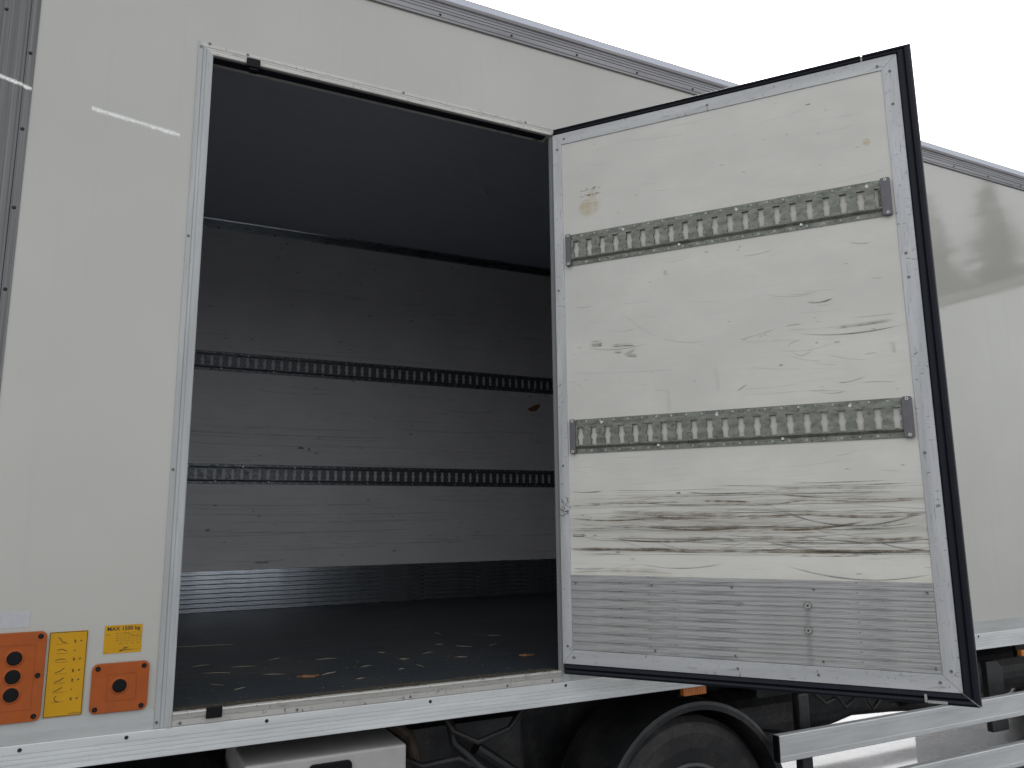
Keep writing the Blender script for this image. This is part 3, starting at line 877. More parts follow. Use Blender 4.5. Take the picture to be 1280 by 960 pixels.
# lining sheet with its scuffs
STROKES = [
 (0.041, 0.586, 0.095, 0.582, 0.153, 0.585, 1.8, 0.9, 'd'),
 (0.191, 0.577, 0.282, 0.578, 0.375, 0.571, 1.2, 0.25, 'd'),
 (0.436, 0.575, 0.553, 0.567, 0.638, 0.57, 2.0, 0.7, 'd'),
 (0.04, 0.538, 0.119, 0.539, 0.206, 0.544, 3, 0.6, 'b'),
 (0.102, 0.54, 0.238, 0.544, 0.353, 0.541, 3, 0.45, 'b'),
 (0.281, 0.546, 0.384, 0.534, 0.503, 0.53, 2, 0.45, 'd'),
 (0.479, 0.545, 0.575, 0.543, 0.636, 0.539, 5, 0.6, 'b'),
 (0.039, 0.495, 0.204, 0.486, 0.382, 0.502, 7, 0.6, 'b'),
 (0.183, 0.507, 0.382, 0.494, 0.634, 0.497, 9, 0.85, 'b'),
 (0.117, 0.493, 0.351, 0.486, 0.633, 0.489, 5, 0.7, 'b'),
 (0.331, 0.496, 0.382, 0.494, 0.427, 0.495, 3, 0.8, 'd'),
 (0.321, 0.502, 0.373, 0.514, 0.412, 0.499, 1.3, 0.35, 'd'),
 (0.038, 0.459, 0.203, 0.462, 0.329, 0.465, 3, 0.5, 'b'),
 (0.038, 0.455, 0.298, 0.46, 0.45, 0.467, 3, 0.4, 'd'),
 (0.15, 0.476, 0.246, 0.46, 0.45, 0.457, 2, 0.5, 'd'),
 (0.278, 0.468, 0.45, 0.455, 0.632, 0.464, 5, 0.75, 'b'),
 (0.319, 0.463, 0.469, 0.456, 0.608, 0.462, 2, 0.6, 'd'),
 (0.236, 0.483, 0.298, 0.465, 0.36, 0.462, 1.4, 0.45, 'd'),
 (0.351, 0.48, 0.425, 0.465, 0.51, 0.488, 1.4, 0.4, 'd'),
 (0.5, 0.484, 0.557, 0.466, 0.632, 0.464, 1.4, 0.4, 'd'),
 (0.04, 0.439, 0.065, 0.437, 0.091, 0.439, 3, 0.9, 'b'),
 (0.037, 0.424, 0.245, 0.433, 0.348, 0.423, 4, 0.35, 'b'),
 (0.181, 0.428, 0.327, 0.419, 0.497, 0.426, 3, 0.6, 'b'),
 (0.207, 0.425, 0.398, 0.418, 0.629, 0.423, 2, 0.55, 'd'),
 (0.419, 0.426, 0.497, 0.428, 0.592, 0.42, 4, 0.55, 'b'),
 (0.036, 0.394, 0.201, 0.394, 0.397, 0.395, 4, 0.85, 'b'),
 (0.036, 0.394, 0.12, 0.389, 0.201, 0.398, 1.8, 0.8, 'd'),
 (0.19, 0.393, 0.427, 0.392, 0.627, 0.393, 5, 0.9, 'b'),
 (0.275, 0.393, 0.495, 0.388, 0.627, 0.393, 2.2, 0.8, 'd'),
 (0.202, 0.428, 0.275, 0.403, 0.367, 0.396, 1.4, 0.45, 'd'),
 (0.328, 0.421, 0.397, 0.399, 0.496, 0.397, 1.4, 0.5, 'd'),
 (0.524, 0.397, 0.582, 0.41, 0.629, 0.424, 1.2, 0.4, 'd'),
 (0.102, 0.369, 0.135, 0.373, 0.174, 0.378, 1.5, 0.35, 'd'),
 (0.04, 0.331, 0.101, 0.33, 0.156, 0.334, 2.2, 0.5, 'd'),
 (0.188, 0.335, 0.231, 0.343, 0.273, 0.349, 1.2, 0.3, 'd'),
 (0.273, 0.349, 0.375, 0.337, 0.541, 0.355, 1.5, 0.6, 'd'),
 (0.04, 0.315, 0.214, 0.323, 0.374, 0.318, 5, 0.45, 'b'),
 (0.701, 0.575, 0.857, 0.573, 1.067, 0.57, 5, 0.6, 'b'),
 (0.614, 0.568, 0.71, 0.57, 0.794, 0.577, 4, 0.4, 'b'),
 (0.784, 0.561, 0.873, 0.552, 0.97, 0.56, 1.5, 0.55, 'd'),
 (0.612, 0.541, 0.773, 0.535, 0.934, 0.541, 4, 0.55, 'b'),
 (0.872, 0.54, 0.985, 0.537, 1.101, 0.54, 5, 0.65, 'b'),
 (0.677, 0.534, 0.85, 0.472, 1.102, 0.504, 2.4, 1.0, 'd'),
 (0.807, 0.5, 0.938, 0.49, 1.105, 0.497, 4, 0.6, 'b'),
 (1.0, 0.516, 1.049, 0.502, 1.102, 0.501, 1.3, 0.5, 'd'),
 (0.609, 0.488, 0.724, 0.498, 0.825, 0.5, 8, 0.65, 'b'),
 (0.609, 0.49, 0.705, 0.494, 0.788, 0.491, 4, 0.5, 'b'),
 (0.608, 0.462, 0.795, 0.457, 0.955, 0.48, 5, 0.7, 'b'),
 (0.717, 0.459, 0.91, 0.457, 1.096, 0.479, 3, 0.65, 'b'),
 (0.893, 0.461, 0.991, 0.458, 1.099, 0.469, 2.2, 0.6, 'd'),
 (0.66, 0.461, 0.722, 0.473, 0.797, 0.486, 1.4, 0.5, 'd'),
 (0.607, 0.445, 0.748, 0.446, 0.883, 0.447, 3, 0.5, 'b'),
 (0.891, 0.441, 0.969, 0.442, 1.069, 0.448, 2, 0.5, 'b'),
 (0.775, 0.44, 0.916, 0.42, 1.099, 0.429, 2.6, 0.9, 'd'),
 (0.924, 0.423, 1.009, 0.425, 1.099, 0.431, 4, 0.7, 'b'),
 (0.605, 0.424, 0.682, 0.429, 0.801, 0.425, 5, 0.45, 'b'),
 (0.649, 0.429, 0.768, 0.401, 0.879, 0.395, 1.6, 0.6, 'd'),
 (0.705, 0.42, 0.8, 0.399, 0.922, 0.393, 1.8, 0.6, 'd'),
 (0.736, 0.406, 0.792, 0.42, 0.847, 0.432, 1.3, 0.5, 'd'),
 (0.975, 0.421, 1.032, 0.405, 1.097, 0.399, 1.8, 0.7, 'd'),
 (0.862, 0.399, 0.923, 0.409, 0.966, 0.416, 1.2, 0.35, 'd'),
 (0.604, 0.393, 0.68, 0.396, 0.746, 0.408, 2, 0.6, 'd'),
 (0.603, 0.391, 0.879, 0.39, 1.1, 0.397, 4, 0.95, 'b'),
 (0.79, 0.394, 0.956, 0.39, 1.1, 0.394, 2.6, 0.9, 'd'),
 (0.94, 0.4, 1.023, 0.398, 1.097, 0.403, 3, 0.6, 'b'),
 (0.723, 0.351, 0.882, 0.317, 1.103, 0.333, 2.0, 0.95, 'd'),
 (0.938, 0.374, 0.98, 0.374, 1.022, 0.379, 1.2, 0.35, 'd'),
 (0.249, 1.185, 0.313, 1.124, 0.372, 1.089, 1.4, 0.35, 'd'),
 (0.372, 1.089, 0.44, 1.065, 0.528, 1.061, 1.4, 0.3, 'd'),
 (0.19, 1.133, 0.247, 1.124, 0.286, 1.128, 1.3, 0.35, 'd'),
 (0.113, 1.08, 0.205, 1.064, 0.328, 1.073, 1.6, 0.55, 'd'),
 (0.205, 1.075, 0.245, 1.074, 0.284, 1.07, 3, 0.7, 'b'),
 (0.213, 1.052, 0.224, 1.051, 0.238, 1.05, 5, 0.5, 'b'),
 (0.255, 1.037, 0.271, 1.035, 0.291, 1.032, 5, 0.8, 'b'),
 (0.128, 1.088, 0.149, 1.086, 0.169, 1.086, 5, 0.6, 'b'),
 (0.132, 1.1, 0.143, 1.099, 0.157, 1.095, 3, 0.5, 'b'),
 (0.244, 1.041, 0.266, 1.047, 0.286, 1.056, 3, 0.5, 'b'),
 (0.613, 0.888, 0.628, 0.897, 0.642, 0.907, 1.6, 0.7, 'd'),
 (0.398, 1.317, 0.402, 1.308, 0.403, 1.299, 1.6, 0.6, 'd'),
 (0.058, 0.995, 0.242, 0.981, 0.415, 0.977, 1.3, 0.25, 'd'),
 (0.632, 1.055, 0.644, 1.051, 0.657, 1.06, 1.5, 0.5, 'd'),
 (0.04, 0.969, 0.063, 0.961, 0.092, 0.942, 1.3, 0.35, 'd'),
 (0.343, 0.913, 0.369, 0.91, 0.39, 0.909, 1.2, 0.25, 'd'),
 (0.39, 0.909, 0.392, 0.875, 0.391, 0.838, 1.2, 0.22, 'd'),
 (0.548, 0.971, 0.551, 0.934, 0.554, 0.898, 1.2, 0.2, 'd'),
 (0.076, 1.232, 0.106, 1.226, 0.135, 1.229, 1.3, 0.4, 'd'),
 (0.837, 1.149, 0.866, 1.143, 0.911, 1.15, 2.4, 1.0, 'd'),
 (0.865, 1.137, 0.891, 1.132, 0.907, 1.136, 1.2, 0.4, 'd'),
 (0.633, 1.054, 0.681, 1.061, 0.74, 1.075, 1.6, 0.6, 'd'),
 (0.77, 1.079, 0.792, 1.081, 0.814, 1.081, 1.4, 0.6, 'd'),
 (0.817, 1.049, 0.941, 1.035, 1.1, 1.047, 2.2, 0.75, 'd'),
 (0.775, 1.065, 0.922, 1.059, 1.068, 1.064, 1.4, 0.35, 'b'),
 (0.912, 1.055, 0.993, 1.057, 1.072, 1.061, 3, 0.45, 'b'),
 (0.965, 1.083, 1.035, 1.081, 1.084, 1.083, 1.5, 0.5, 'd'),
 (0.712, 1.192, 0.782, 1.173, 0.879, 1.178, 1.4, 0.35, 'd'),
 (0.783, 1.179, 0.826, 1.175, 0.874, 1.18, 1.4, 0.35, 'd'),
 (0.973, 1.32, 1.003, 1.31, 1.029, 1.31, 1.8, 0.5, 'd'),
 (0.652, 1.328, 0.669, 1.326, 0.749, 1.335, 1.5, 0.4, 'd'),
 (0.771, 1.014, 0.781, 1.0, 0.845, 1.004, 1.6, 0.45, 'd'),
 (0.772, 1.016, 0.783, 1.023, 0.808, 1.032, 1.6, 0.45, 'd'),
 (0.719, 1.039, 0.762, 1.037, 0.8, 1.032, 1.3, 0.35, 'd'),
 (0.749, 1.004, 0.845, 0.999, 0.908, 1.013, 1.3, 0.35, 'd'),
 (0.77, 0.987, 0.811, 0.97, 0.863, 0.961, 1.3, 0.4, 'd'),
 (0.885, 0.978, 0.945, 0.958, 0.994, 0.951, 1.3, 0.4, 'd'),
 (0.986, 0.968, 1.001, 0.969, 1.016, 0.97, 1.3, 0.5, 'd'),
 (0.652, 0.96, 0.724, 0.948, 0.814, 0.94, 1.2, 0.3, 'd'),
 (0.842, 0.96, 0.873, 0.948, 0.911, 0.945, 1.2, 0.35, 'd'),
 (0.907, 0.889, 0.95, 0.891, 0.98, 0.901, 1.8, 0.75, 'd'),
 (0.969, 0.884, 1.008, 0.883, 1.061, 0.878, 1.6, 0.5, 'd'),
 (0.82, 0.871, 0.836, 0.87, 0.927, 0.863, 1.4, 0.45, 'd'),
 (0.856, 0.864, 0.897, 0.858, 0.927, 0.863, 1.4, 0.4, 'd'),
 (1.022, 1.199, 1.039, 1.195, 1.054, 1.196, 1.6, 0.5, 'd'),
 (0.849, 1.126, 0.857, 1.096, 0.872, 1.083, 1.2, 0.4, 'd'),
 (1.062, 0.999, 1.064, 0.982, 1.066, 0.965, 1.3, 0.4, 'd'),
]

du = np.linspace(P0, P1, 160)
dv = np.concatenate([np.linspace(KT - 0.02, 0.62, 400), np.linspace(0.6215, Q1, 1250)])
wd = np.zeros((len(dv), len(du), 3), np.float32)
for i, s in enumerate(STROKES):
    stroke(wd, du, dv, *s, seed=3000 + 5 * i)
for i in range(70):         # fine arcs in the dirty band
    v = rng.uniform(0.40, 0.565); u0 = rng.uniform(0.02, 0.95); L = rng.uniform(0.10, 0.5)
    sag = rng.uniform(0.0, 0.014); dr = rng.uniform(-0.012, 0.012)
    stroke(wd, du, dv, u0, v + dr, u0 + L / 2, v - sag, u0 + L, v - dr, rng.uniform(1.0, 2.2), rng.uniform(0.15, 0.50), 'd' if rng.random() < .42 else 'b', 4000 + i * 4)
for i in range(110):        # long thin rub lines gathered in bands
    v = rng.choice([0.508, 0.500, 0.488, 0.466, 0.459, 0.428, 0.420, 0.394, 0.388, 0.560, 0.540, 0.585]) + rng.normal(0, 0.006)
    u0 = rng.uniform(0.03, 0.85); L = rng.uniform(0.15, 0.75)
    stroke(wd, du, dv, u0, v + rng.uniform(-.003, .003), u0 + L / 2, v - rng.uniform(0, 0.004), u0 + L, v + rng.uniform(-.003, .003), rng.uniform(0.9, 1.6), rng.uniform(0.25, 0.75), 'b' if rng.random() < .7 else 'd', 7000 + i * 5)
for i in range(60):         # faint scuffs everywhere else
    v = rng.choice([rng.uniform(0.58, 0.72), rng.uniform(0.84, 1.36), rng.uniform(1.52, 1.84)]); u0 = rng.uniform(0.02, 1.0); L = rng.uniform(0.03, 0.22)
    dr = rng.uniform(-0.012, 0.012)
    stroke(wd, du, dv, u0, v + dr, u0 + L / 2, v - rng.uniform(0, 0.004), u0 + L, v - dr, rng.uniform(0.9, 1.4), rng.uniform(0.06, 0.22), 'd', 5000 + i * 4)
for i in range(70):
    blot(wd, du, dv, rng.uniform(0.04, 1.1), rng.uniform(0.33, 1.84), rng.uniform(0.003, 0.008), rng.uniform(0.0015, 0.004), rng.uniform(0.25, 0.8), 0, 6000 + i)
blot(wd, du, dv, 0.410, 0.573, 0.0065, 0.0035, 1.2, 0, 7)
blot(wd, du, dv, 0.136, 1.595, 0.044, 0.042, 0.95, 2, 8)       # glue left by a sticker
blot(wd, du, dv, 0.150, 1.640, 0.022, 0.022, 0.6, 2, 9)
blot(wd, du, dv, 1.045, 1.632, 0.012, 0.014, 1.2, 2, 10)
blot(wd, du, dv, 1.020, 1.622, 0.006, 0.003, 0.9, 0, 11)
for i in range(26):         # letters of the sticker that have nearly gone
    row = i % 2
    blot(wd, du, dv, 0.105 + 0.006 * (i // 2) + rng.uniform(-.002, .002), 1.662 - 0.021 * row + rng.uniform(-.004, .004), 0.004, rng.uniform(0.0016, 0.004), rng.uniform(0.4, 1.0), 0, 6500 + i)
wd[..., 1] = np.maximum(wd[..., 1], 0.24 * np.clip(1.4 - 1.4 * np.abs(dv - 0.475) / 0.11, 0, 1)[:, None] * np.clip(n1(dv, 90, 79) * 1.8 - 0.2, 0, 1)[:, None] * (0.5 + n1(du, 6, 77))[None, :])
wd[..., 2] = np.maximum(wd[..., 2], 0.35 * np.clip(1 - (dv - KT) / 0.018, 0, 1)[:, None] * n1(du, 30, 78)[None, :])
grid_sheet('lining_panel', T_door, du, dv, wd, MT['lining'], door, -0.003, np.clip((dv - 0.383) / 0.008, 0, 1) * (0.75 + 0.25 * np.clip((dv - 0.4) / 1.2, 0, 1)))

# aluminium frame, mitred
fp = 0.0
def fr(a, b):
    return [(a, -0.0048), (a, fp - 0.0008), (a + 0.0008 * (1 if b > a else -1), fp), (b - 0.0008 * (1 if b > a else -1), fp), (b, fp - 0.0008), (b, -0.0048)]
g_ = 0.0005
lam = (Q0 - V0) / (P0 - U0); lamt = (V1 - Q1) / (P0 - U0); lr = (Q0 - V0) / (U1 - P1); lrt = (V1 - Q1) / (U1 - P1)
put('frame_profile', MB(T_door).ext('v', fr(U0, P0), V0 + g_, V1 - g_, lambda a: (a - U0) * lam, lambda a: -(a - U0) * lamt), MT['alu'], door)
put('frame_profile', MB(T_door).ext('v', fr(U1, P1), V0 + g_, V1 - g_, lambda a: (U1 - a) * lr, lambda a: -(U1 - a) * lrt), MT['alu'], door)
put('frame_profile', MB(T_door).ext('u', fr(V1, Q1), U0 + g_, U1 - g_, lambda a: (V1 - a) / lamt, lambda a: -(V1 - a) / lrt), MT['alu_u'], door)
put('frame_profile', MB(T_door).ext('u', fr(V0, Q0), U0 + g_, U1 - g_, lambda a: (a - V0) / lam, lambda a: -(a - V0) / lr), MT['alu_u'], door)

# kick planks of the door
KH = (KT - Q0 - 0.001) / 9.0
for i in range(9):
    put('kick_plank', MB(T_door).ext('u', [(Q0 + 0.0005 + KH * i + a, -0.0046 + o) for a, o in plank_prof(KH, 0.0032)], P0 + 0.0008, P1 - 0.0008), MT['kick'], door)

# rubber seal: two lobes all round, mitred, with a cut in the top run
def seal_prof(a, b, flip=1):
    w = b - a
    return [(a, -0.026), (a, -0.002), (a + 0.10 * w, 0.0035), (a + 0.34 * w, 0.005), (a + 0.44 * w, 0.0005), (a + 0.50 * w, -0.003),
            (a + 0.56 * w, 0.0), (a + 0.75 * w, 0.0025), (a + 0.92 * w, -0.002), (b, -0.010), (b, -0.026)]
R1, Rb, Rt = 1.1925, -0.0107, 1.9255
sr = MB(T_door).ext('v', seal_prof(U1 + 0.0005, R1), V0 + 0.0005, V1 - 0.0005, lambda a: -(a - U1) * (V0 - Rb) / (R1 - U1) * 0.96, lambda a: (a - U1) * (Rt - V1) / (R1 - U1))
put('rubber_seal', sr, MT['rubber'], door)
sb = MB(T_door).ext('u', seal_prof(V0 - 0.0005, Rb), 0.004, U1 - 0.004, None, lambda a: (V0 - a) * (R1 - U1) / (V0 - Rb))
put('rubber_seal', sb, MT['rubber'], door)
st = MB(T_door).ext('u', seal_prof(V1 + 0.0005, Rt), 0.004, 1.0505)
put('rubber_seal', st, MT['rubber'], door)
st = MB(T_door).ext('u', seal_prof(V1 + 0.0005, Rt), 1.0555, U1, None, lambda a: (a - V1) * (R1 - U1) / (Rt - V1))
put('rubber_seal', st, MT['rubber'], door)
lp = MB(T_door).box(1.057, 1.064, -0.004, 0.017, 0.004, 0.010).box(1.0645, 1.112, -0.006, 0.0015, 0.0045, 0.0085)
put('latch_catch', lp, MT['bolt'], door, bevel=0.001)

# cargo rails with end caps
for vc, first, last in ((1.4425, 0.085, 1.063), (0.7725, 0.083, 1.056)):
    n = 21
    put('cargo_rail', cargo_rail(lambda u, v, o: T_door(u, v, o - 0.0028), 0.0665, 1.0705, vc, first, (last - first) / (n - 1), n), [MT['zinc'], MT['edge']], door, recalc=False)
    Tr = lambda u, v, o: T_door(u, v, o - 0.0028)
    rv = put('rivets', rail_rivets(Tr, 0.08, 1.065, vc, 0.049), [MT['rivet'], MT['dark_hole']], door)
    rv['kind'] = 'stuff'
    for u0, u1 in ((0.0455, 0.0660), (1.0710, 1.0990)):
        cap = MB(Tr).poly(rrect(u0, u1, vc - 0.0595, vc + 0.0595, 0.006, 3), 0.0003, 0.0135)
        put('end_cap', cap, MT['cap'], door, bevel=0.0015)
        for s in (1, -1):
            place_copy(SCREW_PALE, 'screw', Tr, (u0 + u1) / 2, vc + s * 0.052, 0.0134, door)
    for u, s in ((0.159, 1), (0.545, 1), (0.934, 1), (0.352, -1), (0.739, -1)):
        place_copy(RIVET_BIG, 'rivet', Tr, u + (0.1 if vc > 1 else 0), vc + s * 0.0435, 0.0022, door)

for u, v in [(0.015, 0.675), (0.018, 0.08), (0.012, 1.30), (0.018, 1.84), (1.128, 1.847), (1.128, 1.737), (1.122, 1.26), (1.123, 1.186), (1.118, 0.669), (1.128, 0.079),
             (0.57, 1.877), (1.095, 1.872), (0.046, 1.877), (0.038, 0.045), (0.565, 0.047), (0.791, 0.045), (1.099, 0.048)]:
    place_copy(SCREW, 'screw', T_door, u, v, -0.0003, door)
for u, v in [(0.05, 0.2835), (0.309, 0.2835), (0.56, 0.2835), (0.795, 0.2835), (1.089, 0.2835), (0.313, 0.083), (0.56, 0.083), (0.807, 0.083), (1.092, 0.083)]:
    place_copy(SCREW, 'screw', T_door, u, v, -0.0014, door)
for u, v in [(0.776, 0.238), (0.773, 0.168)]:
    place_copy(BOLT, 'bolt', T_door, u, v, -0.0008, door)
put('bolt_scar', MB(T_door).poly([(0.567, 0.236), (0.575, 0.242), (0.588, 0.241), (0.593, 0.236), (0.585, 0.231), (0.572, 0.231)], -0.0012, -0.0002), MT['screw'], door)
# pen scribble on the hinge side of the frame
sc = MB(T_door)
for i in range(15):
    u = rng.uniform(0.008, 0.036); v = rng.uniform(0.500, 0.556); a = rng.uniform(0, 3.14); L = rng.uniform(0.006, 0.016)
    sc.ribbon([(u, v), (u + L * 0.5 * math.cos(a), v + L * 0.6 * math.sin(a)), (u + L * math.cos(a + .7), v + L * math.sin(a + .7))], 0.0016, 0.0006)
put('pen_scribble', sc, MT['ink'], door, recalc=False)

# ================================================================== controls and stickers on the side wall
def control_panel(u0, u1, v0, v1, buttons, screws, inset):
    m = MB(T_side).poly(rrect(u0, u1, v0, v1, 0.015), 0.0022, 0.0085)
    p = put('control_panel', m, MT['orange'], truck, bevel=0.0018)
    iu0, iu1, iv0, iv1 = inset
    r = MB(T_side)
    for a, b, c, d in ((iu0, iu1, iv1 - 0.0012, iv1), (iu0, iu1, iv0, iv0 + 0.0012), (iu0, iu0 + 0.0012, iv0 + 0.0013, iv1 - 0.0013), (iu1 - 0.0012, iu1, iv0 + 0.0013, iv1 - 0.0013)):
        r.box(a, b, c, d, 0.0086, 0.0094)
    put('embossed_line', r, MT['orange_dark'], p)
    for u, v in buttons:
        ring = MB(T_side)
        ring.cur = 1
        ring.disc(u, v, 0.0215, 0.0086, 0.0105, 24, 0.0195)
        ring.cur = 0
        ring.disc(u, v, 0.0170, 0.0106, 0.0125, 24, 0.0150)
        put('button', ring, [MT['black'], MT['orange']], p)
    for u, v in screws:
        place_copy(PANEL_SCREW, 'screw', T_side, u, v, 0.0084, p)
    return p
PANEL_SCREW = make_screw(0.0064, MT['black'])
control_panel(-0.197, -0.063, 0.016, 0.138, [(-0.131, 0.081)], [(-0.183, 0.126), (-0.076, 0.126), (-0.184, 0.027), (-0.077, 0.027)], (-0.160, -0.092, 0.045, 0.112))['label'] = 'small orange control plate with one black button'
control_panel(-0.435, -0.303, 0.015, 0.229, [(-0.369, 0.168), (-0.369, 0.1245), (-0.369, 0.082)],
              [(-0.3165, 0.217), (-0.3165, 0.123), (-0.3175, 0.027), (-0.421, 0.217), (-0.421, 0.123), (-0.421, 0.027)], (-0.424, -0.325, 0.044, 0.200))['label'] = 'tall orange control plate with three black buttons'

yp = put('instruction_sticker', MB(T_side).box(-0.298, -0.2125, 0.0185, 0.2240, 0.0021, 0.0030), MT['yellow'], truck)
yp['label'] = 'yellow sticker with rows of small pictograms'
fr_ = MB(T_side)
fr_.ribbon([(-0.2965, 0.020), (-0.214, 0.020), (-0.214, 0.2225), (-0.2965, 0.2225), (-0.2965, 0.020)], 0.0014, 0.0033)
put('printed_border', fr_, MT['ink'], yp, recalc=False)
shapes = [[(0, .012), (.006, .008), (.010, .000), (.020, -.002)], [(0, .004), (.012, .005), (.022, .0)], [(-.002, 0), (.010, .003), (.020, .001)], [(0, -.002), (.010, .001), (.020, .008)],
          [(0, -.002), (.010, .001), (.020, .008)], [(0, -.002), (.009, .001), (.018, .007)], [(.006, .010), (.002, .004), (.006, -.003), (.014, -.005)]]
rows = [0.199, 0.176, 0.155, 0.127, 0.104, 0.082, 0.059]
for i, (v, sh) in enumerate(zip(rows, shapes)):
    pg = MB(T_side)
    pg.ribbon([(-0.279 + a, v + b) for a, b in sh], 0.0017, 0.0034)
    pg.ribbon([(-0.281, v - 0.005), (-0.254, v - 0.005)], 0.0006, 0.0033)
    if i not in (1, 5):
        pg.ribbon([(-0.2425, v + 0.003), (-0.238, v + 0.002), (-0.2415, v - 0.002), (-0.2375, v - 0.003)], 0.0019, 0.0034)
        pg.ribbon([(-0.2285, v - 0.001), (-0.2245, v + 0.002)], 0.0026, 0.0034)
    else:
        pg.ribbon([(-0.2415, v + 0.001), (-0.2385, v - 0.001)], 0.0020, 0.0034)
    put('pictogram', pg, MT['ink'], yp, recalc=False)
pg = MB(T_side).ribbon([(-0.243, 0.0245), (-0.216, 0.0245)], 0.0022, 0.0034)
put('small_print', pg, MT['ink_soft'], yp, recalc=False)

ls = put('load_sticker', MB(T_side).box(-0.175, -0.086, 0.161, 0.2315, 0.0002, 0.0011), MT['yellow'], truck)
ls['label'] = 'small yellow load sticker reading MAX 1500 kg'
def text_mesh(txt, height, T, u, v, o, mat, parent, name='lettering', width=None, bold=0.0):
    cu = bpy.data.curves.new(name, 'FONT')
    cu.body = txt
    cu.size = 1.0
    cu.offset = bold
    cu.resolution_u = 3
    ob = bpy.data.objects.new(name + '_src', cu)
    COL.objects.link(ob)
    dg = bpy.context.evaluated_depsgraph_get()
    me = bpy.data.meshes.new_from_object(ob.evaluated_get(dg))
    co = [v_.co.copy() for v_ in me.vertices]
    fs = [tuple(p.vertices) for p in me.polygons]
    bpy.data.objects.remove(ob)
    bpy.data.meshes.remove(me)
    x0 = min(c.x for c in co); x1 = max(c.x for c in co)
    y0 = min(c.y for c in co); y1 = max(c.y for c in co)
    sx = (width / (x1 - x0)) if width else height / 0.7
    sy = height / 0.7
    m = MB(T).add([(u + (c.x - x0) * sx, v + c.y * sy, o) for c in co], fs)
    return put(name, m, mat, parent, recalc=False)
text_mesh('MAX 1500 kg', 0.0092, T_side, -0.1685, 0.2185, 0.0014, MT['ink'], ls, width=0.077, bold=0.022)
text_mesh('kg/m', 0.0042, T_side, -0.1715, 0.207, 0.0014, MT['ink_soft'], ls, width=0.012)
gr = MB(T_side)
for i in range(5):
    gr.ribbon([(-0.136, 0.2115 - 0.0052 * i), (-0.088, 0.2115 - 0.0052 * i)], 0.0005, 0.0013)
for i in range(6):
    gr.ribbon([(-0.136 + 0.0095 * i, 0.190), (-0.136 + 0.0095 * i, 0.2125)], 0.0005, 0.0013)
for i in range(4):
    gr.ribbon([(-0.148, 0.2105 - 0.0058 * i), (-0.140, 0.2105 - 0.0058 * i)], 0.0020, 0.0013)
    gr.ribbon([(-0.138 + 0.0135 * i, 0.1845), (-0.1305 + 0.0135 * i, 0.1845)], 0.0018, 0.0013)
gr.ribbon([(-0.136, 0.2115), (-0.120, 0.2115), (-0.112, 0.205), (-0.103, 0.2025), (-0.088, 0.2015)], 0.0013, 0.0016)
gr.ribbon([(-0.172, 0.164), (-0.164, 0.164)], 0.0012, 0.0013)
lc = put('load_chart', gr, MT['ink_soft'], ls, recalc=False)
lc['kind'] = 'stuff'
rp = MB(T_side).add([(-0.137, 0.1648, 0.0014), (-0.126, 0.1675, 0.0014), (-0.0885, 0.1688, 0.0014), (-0.126, 0.1692, 0.0014), (-0.137, 0.1692, 0.0014)], [(0, 1, 2, 3, 4)])
rp.ribbon([(-0.131, 0.1715), (-0.1265, 0.1748), (-0.1175, 0.1748)], 0.0011, 0.0014)
rp.ribbon([(-0.1265, 0.1715), (-0.120, 0.1735)], 0.0022, 0.0015)
put('ramp_symbol', rp, MT['ink'], ls, recalc=False)
fs = put('faded_sticker', MB(T_side).box(-0.412, -0.3445, 0.2405, 0.278, 0.0002, 0.0008), MT['faded'], truck)
fs['label'] = 'faded whitish sticker remnant'

# ================================================================== under the box
for y0 in (0.80, 1.62):
    m = MB().box(XF, XR - 0.4, y0, y0 + 0.012, -0.50, -0.20).box(XF, XR - 0.4, y0 + 0.0125, y0 + 0.075, -0.212, -0.20).box(XF, XR - 0.4, y0 + 0.0125, y0 + 0.075, -0.50, -0.488)
    put('chassis_rail', m, MT['chassis'], truck)
for i in range(9):
    x = -0.4 + 0.8 * i
    put('cross_member', MB().box(x, x + 0.06, 0.35, W, -0.198, -0.0905), MT['chassis'], truck)
put('rear_skirt', MB().box(XR - 0.3, XR, 0.1, W - 0.05, -0.5, -0.2), MT['chassis'], truck)

